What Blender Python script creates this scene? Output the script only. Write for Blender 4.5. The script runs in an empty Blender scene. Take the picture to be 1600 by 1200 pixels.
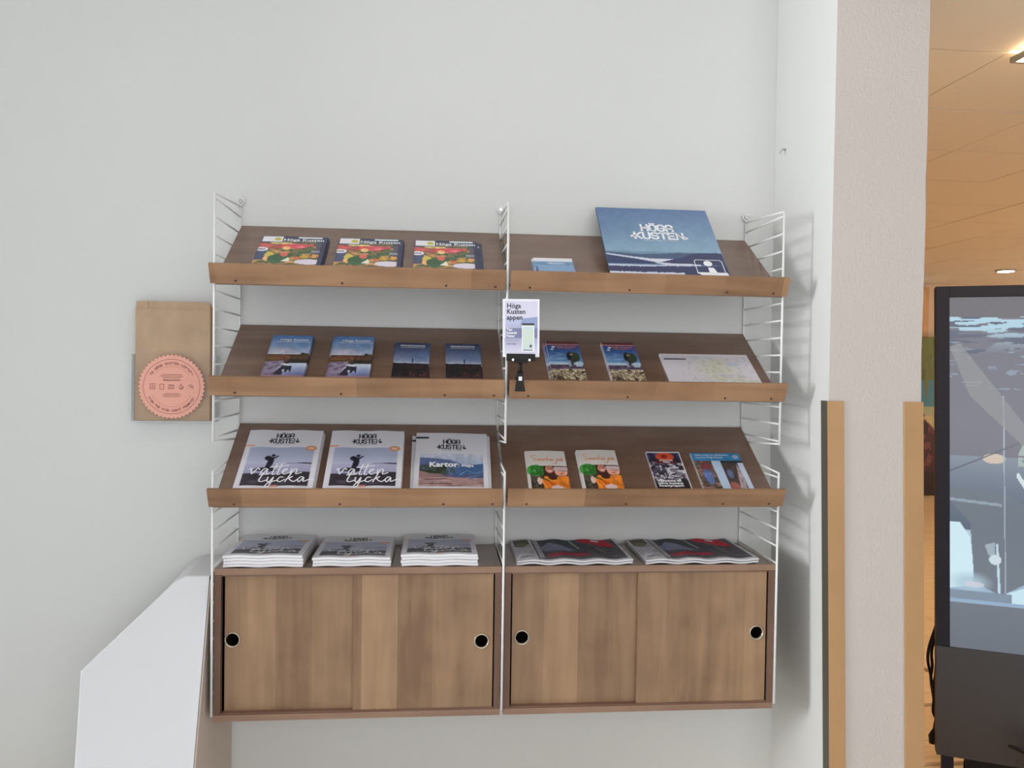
import bpy, bmesh, math, random
import numpy as np
from mathutils import Vector, Matrix

random.seed(4)
C = bpy.context.scene.collection
SC = bpy.context.scene
PI = math.pi
Z0 = 1.5            # everything is modelled with z = 0 at eye height, then lifted by this

# ------------------------------------------------------------------ camera
cam_d = bpy.data.cameras.new('camera')
cam = bpy.data.objects.new('camera', cam_d)
C.objects.link(cam)
SC.camera = cam
yaw, pitch, roll = 0.0932, -0.0207, 0.0147
cam.location = (0.5931, -2.5807, 0.0)
fw = Vector((math.sin(yaw) * math.cos(pitch), math.cos(yaw) * math.cos(pitch), math.sin(pitch)))
rt = Vector((math.cos(yaw), -math.sin(yaw), 0))
up = rt.cross(fw)
cr, sr = math.cos(roll), math.sin(roll)
rt2 = rt * cr + up * sr
up2 = -rt * sr + up * cr
cam.rotation_euler = Matrix((rt2, up2, -fw)).transposed().to_euler()
cam_d.sensor_width = 36.0
cam_d.lens = 36.0 * 1287.4 / 1600.0
cam_d.clip_start = 0.05
cam_d.clip_end = 60

# ------------------------------------------------------------------ world, light, exposure
w = bpy.data.worlds.new('world')
SC.world = w
w.use_nodes = True
bg = w.node_tree.nodes['Background']
bg.inputs['Color'].default_value = (0.93, 0.97, 1.0, 1)
bg.inputs['Strength'].default_value = 0.66

def area_light(name, loc, target, sx, sy, power, color):
    d = bpy.data.lights.new(name, 'AREA')
    d.shape = 'RECTANGLE'
    d.size, d.size_y, d.energy, d.color = sx, sy, power, color
    o = bpy.data.objects.new(name, d)
    C.objects.link(o)
    o.location = loc
    v = Vector(target) - Vector(loc)
    o.rotation_euler = v.to_track_quat('-Z', 'Y').to_euler()
    return o
# daylight through the window in the left wall
area_light('window_daylight', (-7.4, -1.9, 0.5), (1.6, -0.5, -0.1), 1.9, 1.9, 580, (0.97, 0.985, 1.0))
# daylight through the glazed front behind the camera
area_light('entrance_daylight', (1.3, -4.7, 0.3), (0.9, 0, -0.1), 3.2, 2.4, 62, (0.97, 0.985, 1.0))
# added overhead fill above the frame, brightens the top shelf boards
area_light('overhead_fill', (0.7, -1.5, 1.72), (0.7, -1.5, 0.0), 2.4, 0.6, 10, (1.0, 0.95, 0.89))
# added cool fill, unseen at the right, neutralises the far room's ceiling
area_light('far_room_fill', (9.6, 4.5, 0.1), (4.0, 3.0, 0.3), 2.6, 1.6, 45, (0.9, 0.96, 1.0))

SC.view_settings.view_transform = 'Standard'
SC.view_settings.look = 'None'
SC.view_settings.gamma = 1
SC.view_settings.use_curve_mapping = False
SC.view_settings.exposure = -0.07

# ------------------------------------------------------------------ helpers
def lin(c):
    return tuple(((x / 12.92) if x <= 0.04045 else ((x + 0.055) / 1.055) ** 2.4) for x in c)

def rgb(r, g, b):
    return lin((r / 255, g / 255, b / 255))

def mat(name, col, rough=0.6, metal=0.0, spec=0.5, bump=0.0, bscale=60.0, vary=0.0, vscale=4.0, emit=0.0, coat=0.0):
    m = bpy.data.materials.new(name)
    m.use_nodes = True
    nt = m.node_tree
    b = nt.nodes['Principled BSDF']
    b.inputs['Base Color'].default_value = (*col, 1)
    b.inputs['Roughness'].default_value = rough
    b.inputs['Metallic'].default_value = metal
    b.inputs['Specular IOR Level'].default_value = spec
    b.inputs['Coat Weight'].default_value = coat
    if emit:
        b.inputs['Emission Color'].default_value = (*col, 1)
        b.inputs['Emission Strength'].default_value = emit
    if bump or vary:
        tc = nt.nodes.new('ShaderNodeTexCoord')
    if bump:
        n = nt.nodes.new('ShaderNodeTexNoise')
        n.inputs['Scale'].default_value = bscale
        n.inputs['Detail'].default_value = 4
        nt.links.new(tc.outputs['Object'], n.inputs['Vector'])
        bp = nt.nodes.new('ShaderNodeBump')
        bp.inputs['Strength'].default_value = bump
        bp.inputs['Distance'].default_value = 0.01
        nt.links.new(n.outputs['Fac'], bp.inputs['Height'])
        nt.links.new(bp.outputs['Normal'], b.inputs['Normal'])
    if vary:
        n2 = nt.nodes.new('ShaderNodeTexNoise')
        n2.inputs['Scale'].default_value = vscale
        n2.inputs['Detail'].default_value = 3
        nt.links.new(tc.outputs['Object'], n2.inputs['Vector'])
        r = nt.nodes.new('ShaderNodeValToRGB')
        r.color_ramp.elements[0].position = 0.3
        r.color_ramp.elements[1].position = 0.7
        r.color_ramp.elements[0].color = (*[x * (1 - vary) for x in col], 1)
        r.color_ramp.elements[1].color = (*[min(1, x * (1 + vary)) for x in col], 1)
        nt.links.new(n2.outputs['Fac'], r.inputs['Fac'])
        nt.links.new(r.outputs['Color'], b.inputs['Base Color'])
    return m

def wood(name, dark, light, grain='X', strip=0.0, sax='X', rough=0.45, svar=0.16, spec=0.35):
    """stained veneer: stretched noise along the grain, tone steps from strip to strip"""
    m = bpy.data.materials.new(name)
    m.use_nodes = True
    nt = m.node_tree
    L = nt.links.new
    N = nt.nodes.new
    b = nt.nodes['Principled BSDF']
    b.inputs['Roughness'].default_value = rough
    b.inputs['Specular IOR Level'].default_value = spec
    tc = N('ShaderNodeTexCoord')
    oi = N('ShaderNodeObjectInfo')
    mp = N('ShaderNodeMapping')
    L(tc.outputs['Object'], mp.inputs['Vector'])
    s = {'X': (1.3, 16, 16), 'Z': (16, 16, 1.3), 'Y': (16, 1.3, 16)}[grain]
    mp.inputs['Scale'].default_value = s
    n1 = N('ShaderNodeTexNoise'); n1.noise_dimensions = '4D'
    n1.inputs['Scale'].default_value = 1.6; n1.inputs['Detail'].default_value = 6; n1.inputs['Distortion'].default_value = 0.7
    rm = N('ShaderNodeMath'); rm.operation = 'MULTIPLY'; rm.inputs[1].default_value = 37.0
    L(oi.outputs['Random'], rm.inputs[0]); L(rm.outputs[0], n1.inputs['W'])
    L(mp.outputs['Vector'], n1.inputs['Vector'])
    n2 = N('ShaderNodeTexNoise'); n2.noise_dimensions = '4D'
    n2.inputs['Scale'].default_value = 9.0; n2.inputs['Detail'].default_value = 2
    L(rm.outputs[0], n2.inputs['W']); L(tc.outputs['Object'], n2.inputs['Vector'])
    add = N('ShaderNodeMath'); add.operation = 'ADD'
    sc1 = N('ShaderNodeMath'); sc1.operation = 'MULTIPLY'; sc1.inputs[1].default_value = 0.62
    sc2 = N('ShaderNodeMath'); sc2.operation = 'MULTIPLY'; sc2.inputs[1].default_value = 0.38
    L(n1.outputs['Fac'], sc1.inputs[0]); L(n2.outputs['Fac'], sc2.inputs[0])
    L(sc1.outputs[0], add.inputs[0]); L(sc2.outputs[0], add.inputs[1])
    fac = add.outputs[0]
    if strip:
        sp = N('ShaderNodeSeparateXYZ'); L(tc.outputs['Object'], sp.inputs[0])
        dv = N('ShaderNodeMath'); dv.operation = 'DIVIDE'; dv.inputs[1].default_value = strip
        L(sp.outputs[sax], dv.inputs[0])
        ad = N('ShaderNodeMath'); ad.operation = 'ADD'; L(dv.outputs[0], ad.inputs[0]); L(rm.outputs[0], ad.inputs[1])
        fl = N('ShaderNodeMath'); fl.operation = 'FLOOR'; L(ad.outputs[0], fl.inputs[0])
        wn = N('ShaderNodeTexWhiteNoise'); wn.noise_dimensions = '1D'; L(fl.outputs[0], wn.inputs['W'])
        ms = N('ShaderNodeMath'); ms.operation = 'MULTIPLY_ADD'; ms.inputs[1].default_value = svar * 2; ms.inputs[2].default_value = -svar
        L(wn.outputs['Value'], ms.inputs[0])
        a2 = N('ShaderNodeMath'); a2.operation = 'ADD'; L(fac, a2.inputs[0]); L(ms.outputs[0], a2.inputs[1])
        fac = a2.outputs[0]
    r = N('ShaderNodeValToRGB')
    r.color_ramp.elements[0].position = 0.28; r.color_ramp.elements[1].position = 0.72
    r.color_ramp.elements[0].color = (*dark, 1); r.color_ramp.elements[1].color = (*light, 1)
    L(fac, r.inputs['Fac'])
    L(r.outputs['Color'], b.inputs['Base Color'])
    bp = N('ShaderNodeBump'); bp.inputs['Strength'].default_value = 0.08; bp.inputs['Distance'].default_value = 0.002
    L(n1.outputs['Fac'], bp.inputs['Height']); L(bp.outputs['Normal'], b.inputs['Normal'])
    return m

def art_mat(name, rough=0.35, emit=0.0, spec=0.5, dark=False):
    """flat print: colour comes from the mesh's own 'print' colour attribute"""
    m = bpy.data.materials.new(name)
    m.use_nodes = True
    nt = m.node_tree
    b = nt.nodes['Principled BSDF']
    a = nt.nodes.new('ShaderNodeVertexColor')
    a.layer_name = 'print'
    if dark:                                 # an unlit display panel is nearly black; the picture is its own light
        b.inputs['Base Color'].default_value = (0.015, 0.015, 0.018, 1)
    else:
        nt.links.new(a.outputs['Color'], b.inputs['Base Color'])
    b.inputs['Roughness'].default_value = rough
    b.inputs['Specular IOR Level'].default_value = spec
    if emit:
        nt.links.new(a.outputs['Color'], b.inputs['Emission Color'])
        b.inputs['Emission Strength'].default_value = emit
    return m

class MB:
    """collects shapes; build() links them as ONE mesh object"""
    def __init__(s):
        s.v, s.f, s.mi = [], [], []
    def add(s, vs, fs, m=0):
        o = len(s.v)
        s.v += [tuple(p) for p in vs]
        s.f += [tuple(i + o for i in f) for f in fs]
        s.mi += [m] * len(fs)
        return s
    def box(s, a, b, m=0):
        x0, y0, z0 = a; x1, y1, z1 = b
        vs = [(x0, y0, z0), (x1, y0, z0), (x1, y1, z0), (x0, y1, z0), (x0, y0, z1), (x1, y0, z1), (x1, y1, z1), (x0, y1, z1)]
        return s.add(vs, [(0, 3, 2, 1), (4, 5, 6, 7), (0, 1, 5, 4), (1, 2, 6, 5), (2, 3, 7, 6), (3, 0, 4, 7)], m)
    def prism(s, pts, axis, lo, hi, m=0):
        """polygon given in the two other axes (order x,y / x,z / y,z) extruded along axis"""
        def P(p, t):
            return {'x': (t, p[0], p[1]), 'y': (p[0], t, p[1]), 'z': (p[0], p[1], t)}[axis]
        n = len(pts)
        vs = [P(p, lo) for p in pts] + [P(p, hi) for p in pts]
        fs = [tuple(range(n - 1, -1, -1)), tuple(range(n, 2 * n))] + [(i, (i + 1) % n, n + (i + 1) % n, n + i) for i in range(n)]
        return s.add(vs, fs, m)
    def tube(s, path, r, n=8, m=0, cap=True):
        path = [Vector(p) for p in path]
        rs = r if isinstance(r, (list, tuple)) else [r] * len(path)
        rings = []
        u = None
        for i, p in enumerate(path):
            t = (path[min(i + 1, len(path) - 1)] - path[max(i - 1, 0)]).normalized()
            if u is None:
                u = t.orthogonal().normalized()
            else:
                u = (u - t * u.dot(t))
                u = u.normalized() if u.length > 1e-6 else t.orthogonal().normalized()
            v = t.cross(u)
            rings.append([p + (u * math.cos(2 * PI * k / n) + v * math.sin(2 * PI * k / n)) * rs[i] for k in range(n)])
        vs = [q for ring in rings for q in ring]
        fs = [(i * n + k, i * n + (k + 1) % n, (i + 1) * n + (k + 1) % n, (i + 1) * n + k) for i in range(len(path) - 1) for k in range(n)]
        if cap:
            fs += [tuple(range(n - 1, -1, -1)), tuple((len(path) - 1) * n + k for k in range(n))]
        return s.add(vs, fs, m)
    def disc(s, c, r, axis='z', h=0.001, n=20, m=0):
        pts = [(c[0] + r * math.cos(2 * PI * k / n), c[1] + r * math.sin(2 * PI * k / n)) for k in range(n)]
        return s.prism(pts, axis, c[2], c[2] + h, m)
    def ribbon(s, pts, wd, z=0.0, m=0, smooth=0):
        """a flat stroke of width wd in the local xy plane"""
        pts = [Vector((p[0], p[1])) for p in pts]
        if smooth:
            out = []
            for i in range(len(pts) - 1):
                p0 = pts[max(i - 1, 0)]; p1 = pts[i]; p2 = pts[i + 1]; p3 = pts[min(i + 2, len(pts) - 1)]
                for k in range(smooth):
                    t = k / smooth
                    out.append(0.5 * ((2 * p1) + (p2 - p0) * t + (2 * p0 - 5 * p1 + 4 * p2 - p3) * t * t + (3 * p1 - p0 - 3 * p2 + p3) * t ** 3))
            out.append(pts[-1])
            pts = out
        vs, fs = [], []
        n = len(pts)
        for i, p in enumerate(pts):
            a = (p - pts[i - 1]) if i else (pts[1] - p)
            b = (pts[i + 1] - p) if i < n - 1 else a
            a = a.normalized() if a.length else Vector((1, 0)); b = b.normalized() if b.length else a
            t = (a + b)
            t = t.normalized() if t.length > 1e-5 else a
            nn = Vector((-t.y, t.x))
            k = min(1.8, 1 / max(0.4, nn.dot(Vector((-a.y, a.x)))))
            e = Vector((0, 0))
            if i == 0: e = -a * wd * 0.5
            if i == n - 1: e = b * wd * 0.5
            q1 = p + nn * wd * 0.5 * k + e; q2 = p - nn * wd * 0.5 * k + e
            vs += [(q1.x, q1.y, z), (q2.x, q2.y, z)]
        for i in range(n - 1):
            fs.append((2 * i, 2 * i + 1, 2 * i + 3, 2 * i + 2))
        return s.add(vs, fs, m)
    def text(s, txt, size, x, y, z=0.0004, m=0, align='LEFT', bold=0.0, sx=1.0, shear=0.0, space=1.0, rot=0.0):
        d = bpy.data.curves.new('t', 'FONT')
        d.body = txt; d.size = size; d.align_x = align; d.offset = bold * size
        d.resolution_u = 2; d.shear = shear; d.space_character = space
        o = bpy.data.objects.new('t', d)
        me = o.to_mesh()
        R = Matrix.Translation((x, y, z)) @ Matrix.Rotation(rot, 4, 'Z') @ Matrix.Diagonal((sx, 1, 1, 1))
        s.add([R @ v.co for v in me.vertices], [tuple(p.vertices) for p in me.polygons], m)
        o.to_mesh_clear()
        bpy.data.objects.remove(o); bpy.data.curves.remove(d)
        return s
    def move(s, M):
        s.v = [tuple(M @ Vector(p)) for p in s.v]
        return s
    def build(s, name, mats, parent=None, smooth=False, loc=None, bevel=0.0):
        me = bpy.data.meshes.new(name)
        me.from_pydata(s.v, [], s.f)
        for m in (mats if isinstance(mats, (list, tuple)) else [mats]):
            me.materials.append(m)
        me.polygons.foreach_set('material_index', s.mi)
        if smooth:
            me.polygons.foreach_set('use_smooth', [True] * len(me.polygons))
        me.update()
        bm = bmesh.new(); bm.from_mesh(me)
        bmesh.ops.recalc_face_normals(bm, faces=bm.faces) if not getattr(s, 'flat', False) else None
        bm.to_mesh(me); bm.free()
        o = bpy.data.objects.new(name, me)
        C.objects.link(o)
        if parent: o.parent = parent
        if loc: o.location = loc
        if bevel:
            b = o.modifiers.new('bevel', 'BEVEL'); b.width = bevel; b.segments = 2; b.limit_method = 'ANGLE'
        return o

class Flat(MB):
    """print lying on a surface: normals stay as drawn (towards +z)"""
    flat = True

def tag(o, label, cat, group=None, kind=None):
    if label: o['label'] = label
    if cat: o['category'] = cat
    if group: o['group'] = group
    if kind: o['kind'] = kind
    return o

def empty(name, loc, label=None, cat=None, group=None, rot=None):
    o = bpy.data.objects.new(name, None)
    C.objects.link(o)
    o.location = loc
    o.empty_display_size = 0.05
    if rot: o.rotation_euler = rot
    return tag(o, label, cat, group)

def structure(name, mb, m, **k):
    o = mb.build(name, m, **k)
    o['kind'] = 'structure'
    return o

def copy_tree(o, parent=None):
    c = o.copy()
    C.objects.link(c)
    c.parent = parent
    for ch in [x for x in kids.get(o.name, [])]:
        copy_tree(ch, c)
    return c
kids = {}
def index_kids(o):
    kids[o.name] = list(o.children)
    for ch in o.children: index_kids(ch)

# ------------------------------------------------------------------ print painting (numpy, values are the ink colours)
class Art:
    def __init__(s, nx, ny, base, v0=0.0):
        s.nx, s.ny, s.v0 = nx, ny, v0
        s.u, s.V = np.meshgrid(np.linspace(0, 1, nx), np.linspace(0, 1, ny))
        s.v = np.clip((s.V - v0) / (1 - v0), 0, 1)     # the strip behind the shelf's front rail repeats the lowest ink
        s.a = np.ones((ny, nx, 3)) * np.array(base) / 255.0
    def put(s, mask, col):
        mask = np.clip(mask, 0, 1)[..., None]
        col = np.array(col) / 255.0 if not isinstance(col, np.ndarray) else col
        s.a = s.a * (1 - mask) + col * mask
        return s
    def rect(s, u0, v0, u1, v1, col, k=1.0):
        return s.put(((s.u >= u0) & (s.u <= u1) & (s.v >= v0) & (s.v <= v1)) * k, col)
    def ell(s, cu, cv, ru, rv, col, k=1.0, soft=0.0):
        d = np.sqrt(((s.u - cu) / ru) ** 2 + ((s.v - cv) / rv) ** 2)
        return s.put((np.clip((1 - d) / soft, 0, 1) if soft else (d <= 1) * 1.0) * k, col)
    def poly(s, pts, col, k=1.0):
        ins = np.zeros(s.u.shape, bool)
        n = len(pts)
        for i in range(n):
            x1, y1 = pts[i]; x2, y2 = pts[(i + 1) % n]
            c = ((y1 > s.v) != (y2 > s.v))
            t = (x2 - x1) * (s.v - y1) / ((y2 - y1) if y2 != y1 else 1e-9) + x1
            ins ^= (c & (s.u < t))
        return s.put(ins * k, col)
    def grad(s, v0, v1, c0, c1, u0=0.0, u1=1.0):
        t = np.clip((s.v - v0) / (v1 - v0), 0, 1)[..., None]
        col = (np.array(c0) * (1 - t) + np.array(c1) * t) / 255.0
        return s.put(((s.v >= v0) & (s.v <= v1) & (s.u >= u0) & (s.u <= u1)) * 1.0, col)
    def noise(s, fu, fv, seed=0, oct=3):
        r = np.random.RandomState(seed)
        out = np.zeros(s.u.shape); amp = 1; tot = 0
        for o in range(oct):
            g = r.rand(int(fv) + 3, int(fu) + 3)
            x = s.u * fu; y = s.v * fv
            xi = x.astype(int); yi = y.astype(int)
            fx = x - xi; fy = y - yi
            fx = fx * fx * (3 - 2 * fx); fy = fy * fy * (3 - 2 * fy)
            out += amp * ((g[yi, xi] * (1 - fx) + g[yi, xi + 1] * fx) * (1 - fy) + (g[yi + 1, xi] * (1 - fx) + g[yi + 1, xi + 1] * fx) * fy)
            tot += amp; amp *= 0.55; fu *= 2; fv *= 2
        return out / tot
    def grain(s, k=0.16, seed=11, keep=0.84):
        """photographic mottling inside the printed picture; pale paper stays clean"""
        n = s.noise(s.nx / 7, s.ny / 9, seed, 3) - 0.5
        m = (s.a.mean(-1) < keep)[..., None]
        s.a = np.clip(s.a * (1 + 2 * k * n[..., None] * m), 0, 1)
        return s
    def line(s, u0, v0, u1, v1, wd, col, k=1.0):
        dx, dy = u1 - u0, v1 - v0
        L2 = dx * dx + dy * dy
        t = np.clip(((s.u - u0) * dx + (s.v - v0) * dy) / L2, 0, 1)
        d = np.hypot(s.u - u0 - t * dx, s.v - v0 - t * dy)
        return s.put((d < wd) * k, col)

def print_mesh(name, art, wd, ht, m, parent, zf=None, x0=0.0, y0=0.0, z=0.0):
    nx, ny = art.nx, art.ny
    xs = art.u * wd; ys = art.V * ht
    zs = (zf(xs, ys) if zf else 0 * xs) + z
    co = np.stack([xs + x0, ys + y0, zs], -1).reshape(-1, 3)
    idx = np.arange(nx * ny).reshape(ny, nx)
    q = np.stack([idx[:-1, :-1], idx[:-1, 1:], idx[1:, 1:], idx[1:, :-1]], -1).reshape(-1, 4)
    me = bpy.data.meshes.new(name)
    me.vertices.add(len(co)); me.vertices.foreach_set('co', co.ravel())
    me.loops.add(q.size); me.loops.foreach_set('vertex_index', q.ravel().astype(np.int32))
    me.polygons.add(len(q)); me.polygons.foreach_set('loop_start', np.arange(0, q.size, 4, dtype=np.int32))
    me.update(calc_edges=True)
    c = art.a.reshape(-1, 3)
    c = np.where(c <= 0.04045, c / 12.92, ((c + 0.055) / 1.055) ** 2.4)
    at = me.color_attributes.new('print', 'FLOAT_COLOR', 'POINT')
    at.data.foreach_set('color', np.concatenate([c, np.ones((len(c), 1))], 1).ravel().astype(np.float32))
    me.materials.append(m)
    me.polygons.foreach_set('use_smooth', [True] * len(me.polygons))
    o = bpy.data.objects.new(name, me)
    C.objects.link(o)
    o.parent = parent
    return o

# ------------------------------------------------------------------ materials
M = {}
M['wall'] = mat('painted_wall', rgb(214, 214, 212), 0.85, spec=0.2, bump=0.05, bscale=180, vary=0.012, vscale=1.2)
M['plaster'] = mat('rough_plaster', rgb(198, 189, 183), 0.85, spec=0.2, bump=0.22, bscale=120, vary=0.02, vscale=2.0)
M['ceiling'] = mat('white_ceiling', rgb(190, 190, 187), 0.9, spec=0.1)
M['tile'] = mat('mineral_ceiling_tile', rgb(226, 216, 200), 0.9, spec=0.1, bump=0.1, bscale=90)
M['grid'] = mat('ceiling_grid', rgb(150, 138, 122), 0.7)
M['wire'] = mat('white_lacquered_wire', rgb(228, 228, 226), 0.4)
M['lip'] = wood('oak_front_rail', rgb(124, 91, 66), rgb(172, 133, 100), 'X', 0.17, 'X', 0.5, 0.13)
M['board'] = wood('stained_board', rgb(100, 74, 60), rgb(132, 103, 86), 'X', 0, 'X', 0.27, spec=0.95)
M['door'] = wood('veneer_door', rgb(124, 95, 72), rgb(166, 133, 102), 'Z', 0.098, 'X', 0.42, 0.15)
M['case'] = wood('stained_case', rgb(108, 80, 66), rgb(138, 106, 88), 'X', 0, 'X', 0.45)
M['edge'] = wood('plywood_edge', rgb(126, 96, 80), rgb(156, 124, 102), 'X', 0, 'X', 0.5)
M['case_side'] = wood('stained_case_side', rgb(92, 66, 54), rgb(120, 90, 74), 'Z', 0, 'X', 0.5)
M['dark'] = mat('cabinet_shadow_gap', rgb(40, 30, 26), 0.8)
M['screw'] = mat('dark_screw', rgb(70, 48, 38), 0.5, metal=0.3)
M['metal'] = mat('nickel_ring', rgb(196, 186, 168), 0.28, metal=0.85)
M['steel'] = mat('steel', rgb(200, 200, 200), 0.3, metal=0.9)
M['paper'] = mat('page_edges', rgb(226, 223, 226), 0.75, spec=0.2)
M['paper2'] = mat('newsprint_edges', rgb(206, 204, 208), 0.85, spec=0.1)
M['slate'] = mat('slate_blue_pages', rgb(66, 66, 88), 0.6)
M['navy'] = mat('navy_pages', rgb(52, 58, 84), 0.6)
M['bluegrey'] = mat('blue_grey_core', rgb(70, 88, 110), 0.6)
M['pinkpaper'] = mat('pink_sheet', rgb(214, 184, 204), 0.7)
M['print'] = art_mat('glossy_print', 0.42)
M['newsprint'] = art_mat('matte_newsprint', 0.8, spec=0.2)
M['ink'] = mat('black_ink', rgb(40, 38, 44), 0.5)
M['inkw'] = mat('white_ink', rgb(240, 240, 244), 0.5)
M['inkgrey'] = mat('grey_ink', rgb(150, 148, 156), 0.6)
M['inkcream'] = mat('cream_ink', rgb(226, 205, 150), 0.6)
M['inkor'] = mat('orange_ink', rgb(222, 136, 66), 0.5)
M['inkred'] = mat('red_brown_ink', rgb(122, 52, 50), 0.6)
M['card'] = mat('white_card', rgb(232, 230, 236), 0.5)
M['black'] = mat('black_plastic', rgb(22, 20, 22), 0.4, spec=0.2)
M['kraft'] = mat('brown_kraft_paper', rgb(184, 156, 130), 0.75, spec=0.2, bump=0.6, bscale=11, vary=0.10, vscale=12)
M['kraft2'] = mat('brown_kraft_fold', rgb(150, 112, 84), 0.75, spec=0.2)
M['seal'] = mat('salmon_card', rgb(244, 176, 156), 0.6, spec=0.3)
M['white_laminate'] = mat('white_laminate', rgb(212, 211, 214), 0.4)
M['side_shade'] = mat('taupe_side_shade', rgb(206, 190, 178), 0.6)
M['guard'] = mat('tan_corner_guard', rgb(178, 138, 94), 0.45, vary=0.05, vscale=7)
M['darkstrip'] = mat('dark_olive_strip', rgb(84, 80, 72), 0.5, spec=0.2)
M['kiosk'] = mat('black_kiosk', rgb(36, 34, 44), 0.5, spec=0.2)
M['kglass'] = mat('dark_kiosk_panel', rgb(56, 54, 58), 0.35)
M['screen'] = art_mat('lit_screen', 0.15, emit=0.92, dark=True)
M['bark'] = wood('pale_laminate', rgb(206, 176, 138), rgb(230, 202, 164), 'X', 0, 'X', 0.4)
M['stone'] = mat('grey_stone_floor', rgb(212, 217, 220), 0.5, vary=0.05, vscale=3)
M['pine'] = wood('pine_trim', rgb(196, 150, 104), rgb(226, 184, 138), 'Z', 0, 'X', 0.5)
M['farwall'] = mat('cream_wall', rgb(222, 200, 172), 0.8)
M['alu'] = mat('grey_window_frame', rgb(142, 142, 134), 0.5)
M['lamp'] = mat('warm_lamp_diffuser', (1.0, 0.76, 0.48), 0.5, emit=18.5)
M['pane'] = mat('daylit_window_pane', (0.86, 0.95, 1.0), 0.1, emit=1.15)
clear = bpy.data.materials.new('clear_acrylic'); clear.use_nodes = True
nt = clear.node_tree
pb = nt.nodes['Principled BSDF']
tr = nt.nodes.new('ShaderNodeBsdfTransparent'); gl = nt.nodes.new('ShaderNodeBsdfGlossy'); mx = nt.nodes.new('ShaderNodeMixShader')
gl.inputs['Roughness'].default_value = 0.05
tr.inputs['Color'].default_value = (0.99, 0.99, 0.993, 1)
mx.inputs['Fac'].default_value = 0.022
nt.links.new(tr.outputs[0], mx.inputs[1]); nt.links.new(gl.outputs[0], mx.inputs[2])
nt.links.new(mx.outputs[0], nt.nodes['Material Output'].inputs['Surface'])
nt.nodes.remove(pb)
M['clear'] = clear
edge = bpy.data.materials.new('clear_acrylic_edge'); edge.use_nodes = True
nt = edge.node_tree
tr = nt.nodes.new('ShaderNodeBsdfTransparent'); mx = nt.nodes.new('ShaderNodeMixShader')
nt.nodes['Principled BSDF'].inputs['Base Color'].default_value = (0.85, 0.87, 0.88, 1)
nt.nodes['Principled BSDF'].inputs['Roughness'].default_value = 0.15
mx.inputs['Fac'].default_value = 0.42
nt.links.new(tr.outputs[0], mx.inputs[1]); nt.links.new(nt.nodes['Principled BSDF'].outputs[0], mx.inputs[2])
nt.links.new(mx.outputs[0], nt.nodes['Material Output'].inputs['Surface'])
M['clear_edge'] = edge

# ------------------------------------------------------------------ the room
FZ, XC = -1.5, 1.675          # floor level, corner with the right-hand side wall
COL = 1.942                   # right edge of the column
CY = -0.40                    # its front face
structure('floor', MB().box((-7.7, -6.2, FZ - 0.1), (10.2, -0.52, FZ)), M['stone'])
floor = structure('floor_far', MB().box((-7.7, -0.519, FZ - 0.1), (10.2, 7.3, FZ - 0.0135)), M['bark'])
SHX = lambda z: 0.029 * max(0.0, -0.08 - z)      # walls of this corner lean a little below the guards
structure('wall_back', MB().box((-7.7, 0.0, FZ), (XC + 0.045, 0.2, 1.75)), M['wall'])
e_ = SHX(FZ)
wr = structure('wall_right', MB().prism([(XC + e_, FZ), (XC + e_ + .05, FZ), (XC + .05, -.08), (XC + .05, 1.75), (XC, 1.75), (XC, -.08)], 'y', -0.3996, -0.0003), M['wall'])
scuff = Flat().ribbon([(0, 0), (0.014, 0.006), (0.03, 0.003), (0.042, -0.002)], 0.006, 0, smooth=3).ribbon([(0.036, 0.0), (0.04, -0.012)], 0.005)
so = scuff.build('scuff_mark', mat('grey_scuff', rgb(170, 170, 170), 0.8), wr)
so.matrix_local = Matrix(((0, 0, -1, XC - 0.0006), (-1, 0, 0, -0.040), (0, 1, 0, 0.692), (0, 0, 0, 1)))
# column: slightly wavy plaster edges
cb = MB()
n = 40
pl = []
for i in range(n + 1):
    z = FZ + (1.75 - FZ) * i / n
    e = random.uniform(-0.0016, 0.0016)
    pl.append((z, e))
vs, fs = [], []
for z, e in pl:
    q = SHX(z)
    vs += [(XC + q, CY, z), (COL + e + q, CY, z), (COL + e + q, 0.2, z), (XC + 0.0503 + q, 0.2, z), (XC + 0.0503 + q, CY + 0.003, z), (XC + q, CY + 0.0003, z)]
for i in range(n):
    for k in range(6):
        a = i * 6 + k; b = i * 6 + (k + 1) % 6
        fs.append((a, b, b + 6, a + 6))
fs += [tuple(range(5, -1, -1)), tuple(n * 6 + k for k in range(6))]
structure('wall_column', cb.add(vs, fs), M['plaster'])
# ceiling over this room (above the frame) and the left wall with its window opening
structure('ceiling', MB().box((-7.7, -6.2, 1.75), (10.2, 0.2, 1.85)), M['ceiling'])
wl = MB()
wl.box((-7.7, -6.2, FZ), (-7.5, -.0003, -0.45)).box((-7.7, -6.2, 1.5), (-7.5, -.0003, 1.75))
wl.box((-7.7, -0.6, -0.45), (-7.5, -.0003, 1.5)).box((-7.7, -6.2, -0.45), (-7.5, -3.2, 1.5))
structure('wall_left', wl, M['wall'])
# unseen wall stub added to block grazing window light on the left
structure('wall_light_blocker', MB().box((-2.1, -0.78, FZ), (-1.9, -.0003, 1.75)), M['wall'])
# lintel above the passage (above the frame)
structure('trim_1', MB().box((COL + 0.003, -0.62, 1.16), (10.2, -0.52, 1.75)), M['wall'])

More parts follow.
